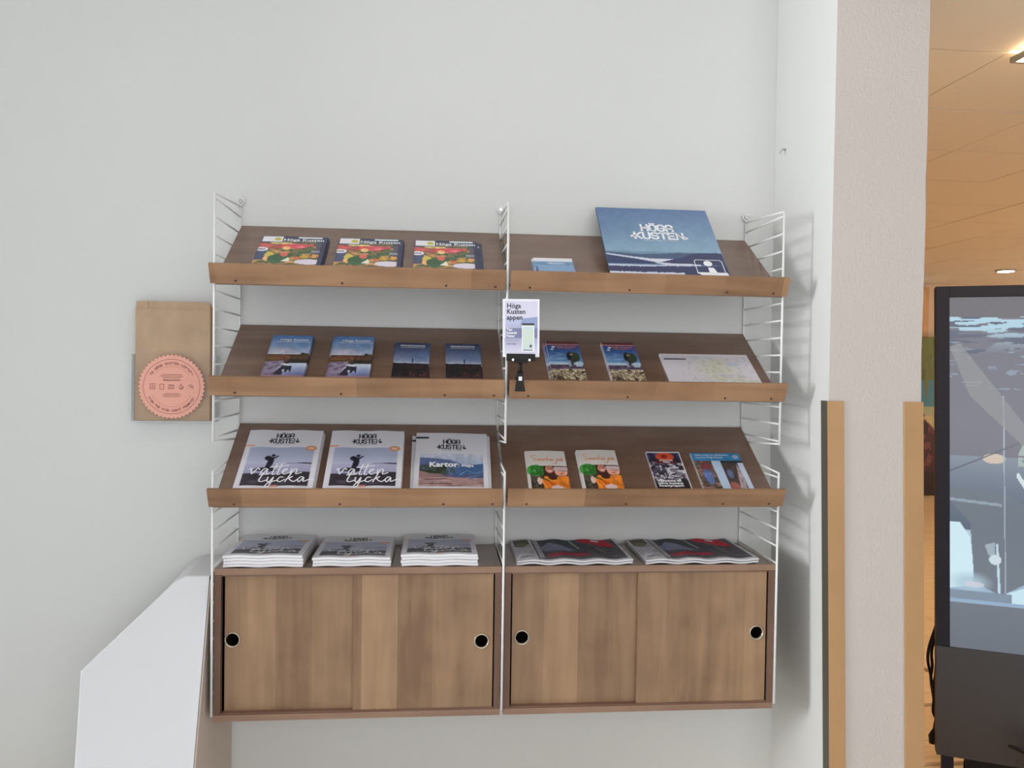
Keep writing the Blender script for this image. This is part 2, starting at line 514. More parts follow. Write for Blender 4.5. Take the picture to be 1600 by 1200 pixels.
# ---- the room beyond the passage
FY = 7.1
structure('wall_far', MB().box((2.0, FY, FZ), (10.2, FY + 0.2, 1.3)), M['farwall'])
structure('wall_far_right', MB().box((10.0, -0.5, FZ), (10.2, FY, 1.3)), M['farwall'])
structure('wall_far_left', MB().box((1.76, 0.21, FZ), (COL - 0.004, FY, 1.1)), M['farwall'])
fc = structure('ceiling_far', MB().box((1.76, -0.515, 1.112), (10.2, FY + 0.1, 1.155)), M['grid'])
gx, gy = 2.533, 0.096
lamps = {(0, -1), (4, 1), (4, 4), (7, 2), (9, 4), (10, 10), (10, 1), (2, -1)}
tm = MB().box((0.003, 0.003, 0), (0.597, 0.597, 0.012))
tile0 = None
for i in range(-1, 13):
    for j in range(-1, 12):
        if (i, j) in lamps: continue
        x, y = gx + 0.6 * i, gy + 0.6 * j
        if x + 0.3 > 10.0 or y > FY - 0.05: continue
        if tile0 is None:
            tile0 = tm.build('ceiling_tile', M['tile'], fc)
            o = tile0
        else:
            o = tile0.copy(); C.objects.link(o)
        o.location = (x, y, 1.10 + random.uniform(-0.001, 0.001))
        o.scale.y = min(1.0, (FY - 0.001 - y) / 0.6)
first = None
for (i, j) in sorted(lamps):
    x, y = gx + 0.6 * i, gy + 0.6 * j
    if y + 0.59 > FY: continue
    if first is None:
        first = empty('ceiling_light', (x, y, 1.094), 'square warm white ceiling lamp at the upper right corner of the picture', 'lamp', 'recessed lamps of the far room')
        fr = MB()
        fr.box((0.004, 0.004, -.03), (0.596, 0.016, -.012)).box((0.004, 0.584, -.03), (0.596, 0.596, -.012)).box((0.004, 0.016, -.03), (0.016, 0.584, -.012)).box((0.584, 0.016, -.03), (0.596, 0.584, -.012))
        fr.box((0.1, 0.29, -.012), (0.12, 0.31, 0.02)).box((0.48, 0.29, -.012), (0.5, 0.31, 0.02))
        fr.build('frame', M['alu'], first)
        MB().box((0.0165, 0.0165, -.027), (0.5835, 0.5835, -.0125)).build('diffuser', M['lamp'], first)
        index_kids(first)
        LAMP0 = first
    else:
        c = copy_tree(first)
        c.location = (x, y, 1.094)
        nw = ['no', 'one', 'two', 'three', 'four', 'five', 'six', 'seven', 'eight', 'nine', 'ten', 'eleven']
        c['label'] = 'warm ceiling lamp out of frame, %s tiles right and %s rows behind the visible lamp' % (nw[i], nw[j + 1])
spot = empty('ceiling_spot', (6.60, 5.65, 1.088), 'tiny bright ceiling spot just above the top edge of the black kiosk', 'lamp')
MB().disc((0, 0, 0), 0.10, h=0.011).build('rim', M['alu'], spot)
MB().disc((0, 0, -0.004), 0.08, h=0.003).build('diffuser', mat('spot_lamp', (1, .86, .66), 0.5, emit=14), spot)

# laminate planks of the far room's floor
pk = MB().box((0.0012, 0.0012, -0.012), (1.1988, 0.1788, 0)).build('plank', M['bark'], floor)
first_p = True
row = 0
y = -0.5
while y < FY - 0.18:
    off = (row * 0.43) % 1.2
    # strip of floor the passage shows
    xa = 0.593 + (y + 2.58) * 0.60 - 0.5; xb = 0.593 + (y + 2.58) * 0.76 + 0.9
    x = math.floor((xa - off) / 1.2) * 1.2 + off
    while x < xb and x < 8.6:
        if x > 1.96:
            o = pk if first_p else pk.copy()
            if not first_p: C.objects.link(o)
            first_p = False
            o.location = (x, y, FZ + random.uniform(-0.0006, 0.0004))
        x += 1.2
    y += 0.18; row += 1

# window of the far room
win = structure('window_1', MB().box((6.44, FY - 0.05, 0.42), (6.50, FY - 0.001, 1.0)).box((6.00, FY - 0.05, 0.94), (6.50, FY - 0.001, 1.0)).box((6.0, FY - 0.05, 0.42), (6.06, FY - 0.001, 1.0)).box((6.06, FY - 0.05, 0.42), (6.44, FY - 0.001, 0.47)), M['alu'])
MB().box((6.06, FY - 0.03, 0.47), (6.44, FY - 0.02, 0.94)).build('window_pane', M['pane'], win)
structure('trim_2', MB().box((6.505, FY - 0.06, FZ), (6.62, FY - 0.001, 1.05)), M['pine'])

# mural panel in the far room
mur = empty('mural_panel', (5.95, FY - 0.16, FZ), 'tall printed beach panel with palm leaves and a seated figure, in the far room', 'poster')
MB().box((0, 0, 0.02), (1.3, 0.03, 1.94)).build('backing_board', M['kiosk'], mur)
A = Art(130, 190, (200, 176, 130))
A.grad(0.45, 1.0, (70, 130, 140), (60, 112, 150))
A.grad(0.36, 0.56, (196, 172, 124), (150, 160, 130))
A.put((A.noise(8, 10, 3) > 0.58) * (A.v < 0.5) * 0.5, (216, 186, 130))
A.rect(0, 0.73, 1, 1, (98, 104, 46))
for k in range(14):
    cx = k / 13
    A.poly([(cx - 0.08, 1.0), (cx + 0.08, 1.0), (cx + 0.03 * math.sin(k * 2.1), 0.63 + 0.06 * math.sin(k * 1.7))], (104, 110 + 8 * (k % 3), 50))
A.put((A.noise(30, 8, 5) > 0.56) * (A.v > 0.72) * 0.5, (74, 84, 36))
A.ell(0.42, 0.25, 0.19, 0.22, (92, 44, 50)); A.ell(0.47, 0.2, 0.17, 0.2, (48, 26, 40), 0.6)
A.put((A.noise(22, 26, 7) > 0.6) * (((A.u - .42) / .17) ** 2 + ((A.v - .27) / .18) ** 2 < 1) * 0.7, (128, 70, 70))
A.ell(0.43, 0.455, 0.045, 0.035, (190, 130, 100)); A.ell(0.44, 0.425, 0.05, 0.05, (40, 24, 30)); A.ell(0.42, 0.50, 0.03, 0.02, (36, 26, 28))
A.rect(0, 0, 1, 0.14, (34, 24, 30))
pm = print_mesh('printed_face', A, 1.3, 1.92, M['print'], mur)
pm.matrix_local = Matrix(((1, 0, 0, 0), (0, 0, -1, -0.0008), (0, 1, 0, 0.02), (0, 0, 0, 1)))
for fx in (.1, 1.1):
    MB().box((fx, -0.13, 0.001), (fx + .06, 0.12, 0.0195)).build('foot', M['kiosk'], mur)

# corner guards on the column
def guard(name, x0, x1, side, label):
    g = empty(name, (x0 if side < 0 else x1, CY, FZ), label, 'corner guard', 'column corner guards')
    H = -0.081 - FZ
    if side < 0:
        mb = MB().prism([(-0.0045, -0.0045), (x1 - x0, -0.0045), (x1 - x0, -0.0006), (-0.0006, -0.0006), (-0.0006, 0.0), (-0.0045, 0.0)], 'z', 0.002, H)
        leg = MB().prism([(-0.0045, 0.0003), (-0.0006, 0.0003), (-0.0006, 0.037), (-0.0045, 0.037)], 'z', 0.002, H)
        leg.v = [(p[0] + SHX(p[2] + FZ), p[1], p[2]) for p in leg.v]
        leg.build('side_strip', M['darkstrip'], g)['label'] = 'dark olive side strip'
    else:
        mb = MB().prism([(0.0065, -0.0045), (x0 - x1, -0.0045), (x0 - x1, -0.0006), (0.0026, -0.0006), (0.0026, 0.034), (0.0065, 0.034)], 'z', 0.002, H)
    mb.v = [(p[0] + SHX(p[2] + FZ), p[1], p[2]) for p in mb.v]
    o = mb.build('angle_strip', M['guard'], g, bevel=0.0012)
    return g
guard('corner_guard', XC, 1.717, -1, 'tan corner guard on the column edge beside the shelf wall')
guard('corner_guard', 1.891, COL, 1, 'tan corner guard on the column edge next to the passage')

# ------------------------------------------------------------------ wire ladders
W = 0.79
PIT = 0.0496
WR = 0.0034
def ladder():
    root = empty('wire_ladder', (0, 0, 0))
    fy, by = -0.30, -0.0075
    zt, zb = 0.4564, -0.2124
    bt, bb = 0.474, -0.230
    MB().tube([(0, fy, zb), (0, fy, zt)], WR, 8).build('front_rail', M['wire'], root, smooth=True)
    MB().tube([(0, by, bb - 0.008), (0, by, bt + 0.008)], WR, 8).build('back_rail', M['wire'], root, smooth=True)
    MB().tube([(0, fy, zt - 0.002), (0, by, bt)], WR * 0.85, 6).build('end_rung', M['wire'], root, smooth=True)
    MB().tube([(0, fy, zb + 0.002), (0, by, bb)], WR * 0.85, 6).build('end_rung', M['wire'], root, smooth=True)
    r0 = None
    for k in range(14):
        z = 0.4418 - PIT * k
        if r0 is None:
            r0 = MB().tube([(0, fy, 0), (0, by, 0)], WR * 0.82, 6).build('rung', M['wire'], root, smooth=True); o = r0
        else:
            o = r0.copy(); C.objects.link(o)
        o.location.z = z
    for z in (bt + 0.016, bb - 0.016):
        ring = [(0.0095 * math.cos(a), by, z + 0.0095 * math.sin(a)) for a in [2 * PI * k / 16 for k in range(17)]]
        e = MB().tube(ring, WR * 0.95, 6).build('mounting_eye', M['wire'], root, smooth=True)
        MB().disc((0, z, 0), 0.006, 'y', 0.001, 12).move(Matrix.Translation((0, -0.0115, 0))).tube([(0, -0.011, z), (0, -0.0005, z)], 0.003, 8).build('screw', M['steel'], e)
    return root
lad0 = ladder()
index_kids(lad0)
names = ['left', 'middle', 'right']
for lev in range(2):
    for k in range(3):
        o = lad0 if (lev == 0 and k == 0) else copy_tree(lad0)
        o.location = (W * k, 0, -0.7485 * lev)
        where = ['at the left end', 'between the two bays', 'at the right end by the side wall'][k]
        tag(o, ('upper white wire ladder ' if lev == 0 else 'lower white wire ladder ') + where + (', upper shelves' if lev == 0 else ', beside the cabinets'), 'shelf support', 'white wire ladders carrying the shelves')

# ------------------------------------------------------------------ tilted display shelves
SL = 0.65
TH = math.atan(SL)
lipo = {0: (0.417, 0.2615, 0.211), 1: (0.118, -0.042, -0.0926), 2: (-0.1816, -0.3475, -0.4002)}
def shelf(l0, l1):
    root = empty('display_shelf', (0, 0, 0))
    t = 0.012
    c, s = math.cos(TH), math.sin(TH)
    # board: in the y-z section, from the wall down to the front rail (z relative to the board's back edge)
    y0, y1 = -0.012, -0.309
    z0 = -SL * 0.002; z1 = z0 - SL * (y0 - y1)
    pts = [(y0, z0), (y1, z1), (y1 + 0.0, z1 - t / c), (y0, z0 - t / c)]
    MB().prism(pts, 'x', 0.0045, W - 0.0045).build('board', M['board'], root, bevel=0.0008)
    zt, zb = -0.1555, -0.206
    yt, yb = -0.338, -0.3145
    L = math.hypot(yt - yb, zt - zb); dx = ((yt - yb) / L, (zt - zb) / L); nx = (dx[1], -dx[0])
    k = 0.0085
    pts = [(yb, zb), (yt, zt), (yt + nx[0] * k, zt + nx[1] * k), (yb + nx[0] * k, zb + nx[1] * k)]
    lip = MB().prism(pts, 'x', l0, l1).build('front_rail', M['lip'], root, bevel=0.001)
    for xx in (0.06, 0.34, 0.62, 0.755):
        p = (yb + dx[0] * 0.009, zb + dx[1] * 0.009)
        MB().tube([(xx, p[0] - nx[0] * 0.0004, p[1] - nx[1] * 0.0004), (xx, p[0] + nx[0] * 0.003, p[1] + nx[1] * 0.003)], 0.0034, 10).build('screw', M['screw'], lip)
    # batten in the angle between board and rail: the leaflets stand on it
    yy = lambda t: -0.312 + math.cos(TH) * t
    zz = lambda t: -0.302 * SL + math.sin(TH) * t
    q = 0.003
    MB().prism([(yy(.0075) - .0003 * s, zz(.0075) + .0003), (yy(.0160), zz(.0160) + .0003), (yy(.0160) - s * q, zz(.0160) + c * q), (yy(.0075) - s * q, zz(.0075) + c * q)], 'x', .006, W - .008).build('ledge', M['board'], root)
    return root
sh0 = [shelf(-0.007, 0.783), shelf(0.007, 0.797)]
for o in sh0: index_kids(o)
lvl = ['top', 'second', 'third']
for b in range(2):
    for r in range(3):
        o = sh0[b] if r == 0 else copy_tree(sh0[b])
        o.location = (W * b, 0, lipo[r][0])
        what = [['three colourful food guides', 'the blue sign board'], ['blue guide booklets', 'the app sign and white map'], ['white magazines', 'carrot and blue leaflets']][r][b]
        tag(o, 'tilted dark wood display shelf holding %s, %s bay' % (what, 'left' if b == 0 else 'right'), 'shelf', 'tilted display shelves')

# ------------------------------------------------------------------ wall cabinets with sliding doors
def annulus_door(wd, ht, th, hx, hz, hr, name, parent, loc):
    """door panel with a round finger hole, built with a ring of quads around the hole"""
    n = 32
    mb = MB()
    q = 0.034
    ring = [(hx + hr * math.cos(2 * PI * k / n + PI / 4), hz + hr * math.sin(2 * PI * k / n + PI / 4)) for k in range(n)]
    sq = []
    for k in range(n):
        a = 2 * PI * k / n + PI / 4
        c, s = math.cos(a), math.sin(a)
        f = q / max(abs(c), abs(s))
        sq.append((hx + c * f, hz + s * f))
    for y, flip in ((0, False), (th, True)):
        vs = [(p[0], y, p[1]) for p in ring] + [(p[0], y, p[1]) for p in sq]
        fs = [(k, (k + 1) % n, n + (k + 1) % n, n + k) for k in range(n)]
        mb.add(vs, fs)
        xs = [0, hx - q, hx + q, wd]; zs = [0, hz - q, hz + q, ht]
        for i in range(3):
            for j in range(3):
                if i == 1 and j == 1: continue
                mb.add([(xs[i], y, zs[j]), (xs[i + 1], y, zs[j]), (xs[i + 1], y, zs[j + 1]), (xs[i], y, zs[j + 1])], [(0, 1, 2, 3)])
    vs = [(p[0], 0, p[1]) for p in ring] + [(p[0], th, p[1]) for p in ring]
    mb.add(vs, [(k, n + k, n + (k + 1) % n, (k + 1) % n) for k in range(n)])
    o4 = [(0, 0), (wd, 0), (wd, ht), (0, ht)]
    mb.add([(p[0], 0, p[1]) for p in o4] + [(p[0], th, p[1]) for p in o4], [(k, (k + 1) % 4, 4 + (k + 1) % 4, 4 + k) for k in range(4)])
    me_o = mb.build(name, M['door'], parent)
    bm = bmesh.new(); bm.from_mesh(me_o.data)
    bmesh.ops.remove_doubles(bm, verts=bm.verts, dist=1e-5)
    bmesh.ops.recalc_face_normals(bm, faces=bm.faces)
    bm.to_mesh(me_o.data); bm.free()
    me_o.location = loc
    # metal finger ring
    rg = MB(); m_ = 36
    prof = [(hr - 0.0016, -0.0016), (hr + 0.0010, -0.0022), (hr + 0.0026, -0.0004), (hr - 0.0003, -0.0004), (hr - 0.0003, th), (hr - 0.0016, th)]
    vs, fs = [], []
    for k in range(m_):
        a = 2 * PI * k / m_
        vs += [(hx + r * math.cos(a), y, hz + r * math.sin(a)) for r, y in prof]
    P = len(prof)
    for k in range(m_):
        for j in range(P):
            fs.append((k * P + j, k * P + (j + 1) % P, ((k + 1) % m_) * P + (j + 1) % P, ((k + 1) % m_) * P + j))
    rg.add(vs, fs).build('finger_ring', M['metal'], me_o, smooth=True)
    return me_o

def cabinet(x0, x1, rings, split, label, zt, zb):
    root = empty('sliding_door_cabinet', (x0, -0.297, zb), label, 'cabinet', 'wall hung cabinets with sliding doors')
    wd, ht, dp = x1 - x0, zt - zb, 0.287
    t = 0.018
    tp = MB().box((0, 0, ht - t), (wd, dp, ht)).build('top_panel', M['board'], root, bevel=0.0012)
    MB().box((0.0005, -0.0012, ht - t + 0.0005), (wd - 0.0005, -0.0002, ht - 0.0005)).build('plywood_edge', M['edge'], tp)
    bp_ = MB().box((0, 0, 0), (wd, dp, t)).build('bottom_panel', M['case'], root, bevel=0.0012)
    MB().box((0.0005, -0.0012, 0.0005), (wd - 0.0005, -0.0002, t - 0.0005)).build('plywood_edge', M['edge'], bp_)
    MB().box((0, 0, t + .0003), (t, dp, ht - t - .0003)).build('side_panel', M['case_side'], root)
    MB().box((wd - t, 0, t + .0003), (wd, dp, ht - t - .0003)).build('side_panel', M['case_side'], root)
    MB().box((t + .0003, dp - 0.006, t + .0003), (wd - t - .0003, dp, ht - t - .0003)).build('back_panel', M['case'], root)
    MB().box((t + .0003, 0.003, t + .0002), (wd - t - .0003, 0.034, t + 0.0032)).build('door_track', M['case'], root)
    MB().box((t + .0003, 0.003, ht - t - 0.0042), (wd - t - .0003, 0.034, ht - t - .0002)).build('door_track', M['case'], root)
    dh = ht - 2 * t - 0.008
    zl = 0.0035 + t
    sx = split - x0
    hz = lambda z: z - zb - zl
    # rear door on the left, front door on the right
    annulus_door(sx - (t + 0.006) + 0.02, dh, 0.010, rings[0][0] - x0 - t - 0.006, hz(rings[0][1]), 0.0192, 'sliding_door', root, (t + 0.006, 0.020, zl))
    annulus_door(wd - t - 0.004 - sx, dh, 0.010, rings[1][0] - x0 - sx, hz(rings[1][1]), 0.0192, 'sliding_door', root, (sx, 0.006, zl))
    return root
ZC, ZB_ = -0.5555, -0.9763
cabinet(0.0045, W - 0.0045, [(0.049, -0.759), (0.732, -0.769)], 0.377, 'left wall cabinet, with magazine stacks on top and a white stand beside it', ZC - 0.002, ZB_)
cabinet(W + 0.0045, 2 * W - 0.0035, [(0.847, -0.765), (1.527, -0.757)], 1.177, 'right wall cabinet, with folded newspapers on top', ZC - 0.002, ZB_)

# ------------------------------------------------------------------ brochures
LOGO = {
 'H': [[(0, 0), (0, 1)], [(.62, 0), (.62, 1)], [(0, .5), (.62, .5)]],
 'O': [[(.15, 0), (0, .18), (0, .82), (.15, 1), (.47, 1), (.62, .82), (.62, .18), (.47, 0), (.15, 0)]],
 'G': [[(.62, .75), (.62, .84), (.47, 1), (.15, 1), (0, .82), (0, .18), (.15, 0), (.47, 0), (.62, .18), (.62, .45), (.36, .45)]],
 'A': [[(0, 0), (0, .82), (.15, 1), (.47, 1), (.62, .82), (.62, 0)], [(0, .4), (.62, .4)]],
 'K': [[(0, 0), (0, 1)], [(.62, 1), (.1, .5), (.62, 0)], [(-.38, .36), (.05, .5)], [(-.18, .56), (-.1, .3)]],
 'U': [[(0, 1), (0, .18), (.15, 0), (.47, 0), (.62, .18), (.62, 1)]],
 'S': [[(.62, .8), (.47, 1), (.15, 1), (0, .85), (0, .65), (.12, .54), (.5, .46), (.62, .35), (.62, .15), (.47, 0), (.15, 0), (0, .2)]],
 'T': [[(0, 1), (.62, 1)], [(.31, 1), (.31, 0)]],
 'E': [[(.62, 1), (0, 1), (0, 0), (.62, 0)], [(0, .5), (.5, .5)]],
 'N': [[(0, 0), (0, 1), (.62, 0), (.62, 1)], [(.45, .36), (1.0, .22)], [(.8, .38), (.86, .1)]],
}
def logo(mb, cx, y, ht, m, z=0.0004, sub='THE HIGH COAST OF SWEDEN', xs=1.0, bold=0.195):
    """the two-line destination wordmark with its spiked K and N"""
    lw = ht * bold
    adv = 0.86 * ht * xs
    for wd, yy in (('HOGA', y + ht * 1.36), ('KUSTEN', y)):
        x = cx - (len(wd) * adv - 0.24 * ht * xs) / 2
        for ch in wd:
            for st in LOGO[ch]:
                mb.ribbon([(x + p[0] * ht * xs, yy + p[1] * ht) for p in st], lw, z, m)
                if ch in 'KN' and len(st) == 2 and st[0][0] in (-.18, .8): pass
            if ch == 'O':
                for q in (.14, .48):
                    mb.ribbon([(x + (q - .05) * ht * xs, yy + 1.24 * ht), (x + (q + .05) * ht * xs, yy + 1.24 * ht)], lw * 0.8, z, m)
            x += adv
    if sub:
        mb.text(sub, ht * 0.22, cx, y - ht * 0.42, z, m, 'CENTER', space=1.15)

SCRIPT = {
 'vatten': [[(0, .75), (.16, .95), (.3, .08), (.75, .95), (.95, .8)], [(1.75, .85), (1.45, .95), (1.15, .4), (1.3, .08), (1.7, .8), (1.72, .15), (2.0, .2)],
            [(2.55, 1.75), (2.25, .2), (2.5, .1)], [(3.05, 1.8), (2.75, .2), (3.0, .1)], [(1.95, 1.25), (3.7, 1.5)],
            [(3.2, .45), (3.65, .75), (3.5, .95), (3.25, .5), (3.45, .08), (3.9, .3)], [(4.1, .85), (4.05, .1), (4.4, .85), (4.65, .75), (4.6, .1), (5.1, .35)]],
 'tycka': [[(.5, 1.75), (.1, .35), (.35, .05), (.9, .35)], [(0, 1.2), (1.0, 1.4)], [(1.0, .85), (1.0, .2), (1.25, .1), (1.6, .85), (1.3, -.6), (.9, -.7), (1.2, -.1), (2.0, .3)],
           [(2.65, .8), (2.35, .85), (2.1, .35), (2.4, .05), (2.9, .4)], [(3.6, 1.7), (3.0, .05)], [(3.1, .45), (3.7, .9), (3.4, .5), (3.9, .05), (4.3, .4)],
           [(4.95, .8), (4.65, .9), (4.35, .4), (4.55, .05), (4.95, .75), (4.98, .15), (5.6, .5), (6.1, .45)]],
 'smaka': [[(.9, 1.25), (.5, 1.5), (.05, 1.2), (.5, .75), (.75, .35), (.4, .0), (.35, .15)], [(1.0, .5), (1.05, .05), (1.3, .5), (1.35, .05), (1.6, .5), (1.65, .05), (1.8, .15)],
           [(2.25, .5), (1.95, .45), (1.95, .05), (2.25, .4), (2.3, .05)], [(2.65, 1.2), (2.5, .05)], [(2.55, .25), (2.85, .55), (2.65, .3), (2.95, .05)],
           [(3.4, .5), (3.1, .45), (3.1, .05), (3.4, .4), (3.45, .05), (3.6, .15)]],
 'pa': [[(.1, .5), (-.15, -.65), (-.6, -.6)], [(.05, .35), (.35, .6), (.45, .2), (.1, .08)], [(1.0, .5), (.7, .45), (.65, .05), (1.0, .4), (1.05, .05)], [(.82, .7), (.92, .8), (.85, .68)]],
}
def script(mb, word, x, y, h, wd, m, z=0.0004, sx=1.0):
    for st in SCRIPT[word]:
        mb.ribbon([(x + p[0] * h * sx, y + p[1] * h) for p in st], wd, z, m, smooth=5)

def waves(amp, n, wd, ph=0.0):
    if not amp: return None
    return lambda x, y: amp * 0.5 * (1 - np.cos(2 * PI * n * x / wd + ph))

def booklet(name, wd, ht, th, art, letter, edge, wave=None, pm='print', cover_name='front_cover'):
    """a booklet lying in its local xy plane: pages, printed cover, lettering"""
    root = empty(name, (0, 0, 0))
    nx = 64 if wave else 1
    ny = 4 if wave else 1
    zf = wave or (lambda x, y: 0 * x)
    xs = np.linspace(0, wd, nx + 1); ys = np.linspace(0, ht, ny + 1)
    vs, fs = [], []
    for top in (0, 1):
        for yy in ys:
            for xx in xs:
                vs.append((xx, yy, float(zf(xx, yy)) + (th if top else 0)))
    K = (nx + 1) * (ny + 1)
    ID = lambda i, j, t: t * K + j * (nx + 1) + i
    for j in range(ny):
        for i in range(nx):
            fs.append((ID(i, j, 1), ID(i + 1, j, 1), ID(i + 1, j + 1, 1), ID(i, j + 1, 1)))
            fs.append((ID(i, j, 0), ID(i, j + 1, 0), ID(i + 1, j + 1, 0), ID(i + 1, j, 0)))
    for i in range(nx):
        fs.append((ID(i, 0, 0), ID(i + 1, 0, 0), ID(i + 1, 0, 1), ID(i, 0, 1)))
        fs.append((ID(i + 1, ny, 0), ID(i, ny, 0), ID(i, ny, 1), ID(i + 1, ny, 1)))
    for j in range(ny):
        fs.append((ID(0, j + 1, 0), ID(0, j, 0), ID(0, j, 1), ID(0, j + 1, 1)))
        fs.append((ID(nx, j, 0), ID(nx, j + 1, 0), ID(nx, j + 1, 1), ID(nx, j, 1)))
    MB().add(vs, fs).build('pages', M[edge], root)
    cv = print_mesh(cover_name, art, wd, ht, M[pm], root, zf=wave, z=th + 0.00012)
    if letter:
        mb = Flat()
        mats = letter(mb, wd, ht * (1 - art.v0))
        mb.v = [(p[0], p[1] + ht * art.v0, p[2]) for p in mb.v]
        if wave:
            mb.v = [(p[0], p[1], p[2] + float(zf(p[0], p[1]))) for p in mb.v]
        mb.v = [(p[0], p[1], p[2] + th + 0.00008) for p in mb.v]
        for q in range(len(mats)):
            pick = [f for f, k in zip(mb.f, mb.mi) if k == q]
            ids = sorted({v for f in pick for v in f}); back = {v: n_ for n_, v in enumerate(ids)}
            Flat().add([mb.v[v] for v in ids], [tuple(back[v] for v in f) for f in pick]).build('lettering', M[mats[q]], cv)
    index_kids(root)
    return root

def on_shelf(o, r, x, t=0.0200, n=0.0006, ang=0.0):
    """stand a booklet on tilted shelf r: x along the shelf, t up the slope, n off the board"""
    c, s = math.cos(TH), math.sin(TH)
    zb = lipo[r][0]
    base = Vector((x, -0.312, zb - 0.302 * SL))
    o.location = base + Vector((0, c, s)) * t + Vector((0, -s, c)) * n
    o.rotation_euler = (Matrix.Rotation(TH, 3, 'X') @ Matrix.Rotation(ang, 3, 'Z')).to_euler()

def flat_on(o, x, y, z, ang=0.0):
    o.location = (x, y, z); o.rotation_euler = (0, 0, ang)

used = set()
def take(proto):
    if proto.name not in used:
        used.add(proto.name); return proto
    return copy_tree(proto)

def stack_on_shelf(proto, count, r, x, th, label_top, label_low, cat, group, ang=0.0, jit=((0, 0),) * 9, t=0.0200):
    for k in range(count):
        o = take(proto)
        top = (k == count - 1)
        d = jit[count - 1 - k]
        on_shelf(o, r, x + d[0], t + d[1], 0.0006 + k * (th + 0.0010), ang + (d[2] if len(d) > 2 else 0))
        if top: tag(o, label_top, cat, group)
        else:
            pos = ['bottom', 'second from the bottom', 'third from the bottom'][k] if count > 2 else 'underneath'
            tag(o, label_low % pos, cat, group)

# ---- art: food guide (top shelf, left bay)
A = Art(96, 126, (60, 66, 90))
A.rect(0.0, 0.2, 0.93, 0.80, (120, 110, 70))
nz = A.noise(7, 14, 1); n2 = A.noise(14, 20, 2)
A.put((nz > 0.5) * (A.v < .82) * (A.u < .93) * (A.v > .28), (92, 104, 62))
A.put((n2 > 0.56) * (A.v < .8) * (A.u < .93) * (A.v > .2) * .9, (66, 92, 66))
A.put((A.noise(9, 18, 4) > 0.6) * (A.v < .8) * (A.u < .9) * .9, (206, 150, 96))
A.put((A.noise(7, 22, 9) > 0.52) * (A.v < .8) * (A.v > .64) * (A.u < .82), (208, 92, 92))
A.ell(0.55, 0.72, 0.2, 0.06, (214, 84, 96)); A.ell(0.62, 0.70, 0.06, 0.025, (232, 130, 136)); A.ell(0.1, 0.74, 0.12, 0.035, (212, 96, 92)); A.ell(.37, .74, .08, .05, (206, 80, 76))
A.ell(0.32, 0.80, 0.17, 0.03, (214, 196, 130)); A.ell(.42, .66, .06, .05, (222, 180, 120))
A.rect(0, .33, .15, .58, (72, 80, 112)); A.ell(.2, .46, .07, .08, (208, 190, 84)); A.ell(.2, .37, .07, .07, (232, 176, 106)); A.ell(.28, .33, .05, .05, (238, 222, 214))
A.ell(.35, .37, .16, .12, (62, 100, 66)); A.ell(.42, .49, .06, .06, (216, 106, 96)); A.poly([(.40, .3), (.53, .3), (.5, .42)], (240, 236, 216))
A.ell(.72, .43, .07, .035, (220, 178, 60)); A.ell(.62, .4, .05, .04, (208, 110, 70)); A.ell(.88, .47, .05, .06, (226, 164, 84))
A.ell(.8, .3, .2, .07, (228, 218, 232)); A.rect(.93, 0, 1, 1, (56, 58, 84))
A.rect(.86, .5, .93, .8, (96, 84, 108)); A.rect(.8, .56, .93, .6, (150, 150, 164))
A.rect(0, .82, 1, 1, (58, 64, 88)); A.rect(.02, .84, .32, .985, (238, 234, 240)); A.ell(.25, .91, .055, .045, (196, 186, 70)); A.rect(.55, .945, .92, .985, (226, 234, 240))
A.ell(.06, .62, .095, .055, (238, 232, 240)); A.rect(0, 0, 1, .2, (70, 76, 104))
def L(mb, w, h):
    mb.text('Höga Kusten', .0235, .335 * w, .865 * h, .0004, 0, bold=.02, sx=.94)
    mb.text('UPPLEVELSEGUIDE', .0115, .335 * w, .825 * h, .0004, 1, sx=1.0)
    mb.text('2024', .0125, .0 * w, .60 * h, .0005, 2, sx=.85, bold=.02)
    return ['inkw', 'inkcream', 'ink']
A.grain(0.22)
food = booklet('food_guide', .186, .236, .0042, A, L, 'slate')
G = 'colourful food guides on the top shelf'
for k, (x, lab, cnt, jit) in enumerate([(.088, 'leftmost', 3, ((0, 0), (.003, .002), (.005, -.001))), (.308, 'middle', 3, ((0, 0), (.002, .001), (.004, .002))), (.528, 'rightmost', 3, ((0, 0), (.012, -.001), (.013, .001)))]):
    stack_on_shelf(food, cnt, 0, x, .0042, 'top red and green food guide of the %s stack on the top shelf' % lab, 'food guide lying %%s of the %s stack on the top shelf' % lab, 'booklet', G, jit=jit)

# ---- blue cards
A = Art(70, 90, (150, 176, 214), 0.1); A.grad(0, .86, (150, 170, 208), (124, 164, 200)); A.grad(.86, 1, (226, 226, 236), (232, 230, 238))
A.ell(.25, .75, .3, .1, (96, 140, 176), .8, .5); A.ell(.85, .76, .18, .1, (108, 134, 180), .9, .6); A.rect(.03, .3, .09, .66, (66, 92, 140)); A.put((A.noise(8, 6, 3) > .6) * (A.v < .7) * .4, (176, 192, 220))
def L(mb, w, h):
    mb.text('Välkommen', .011, .36 * w, .745 * h, .0003, 0, bold=.02)
    return ['inkw']
card_ = booklet('postcard', .113, .152, .0014, A, L, 'paper')
stack_on_shelf(card_, 3, 0, .873, .0014, 'front pale blue card in the small pile left of the blue sign board', 'pale blue card lying %s in the pile left of the blue sign', 'card', 'pale blue cards on the top shelf', jit=((0, 0), (.005, .008), (-.003, .003)))

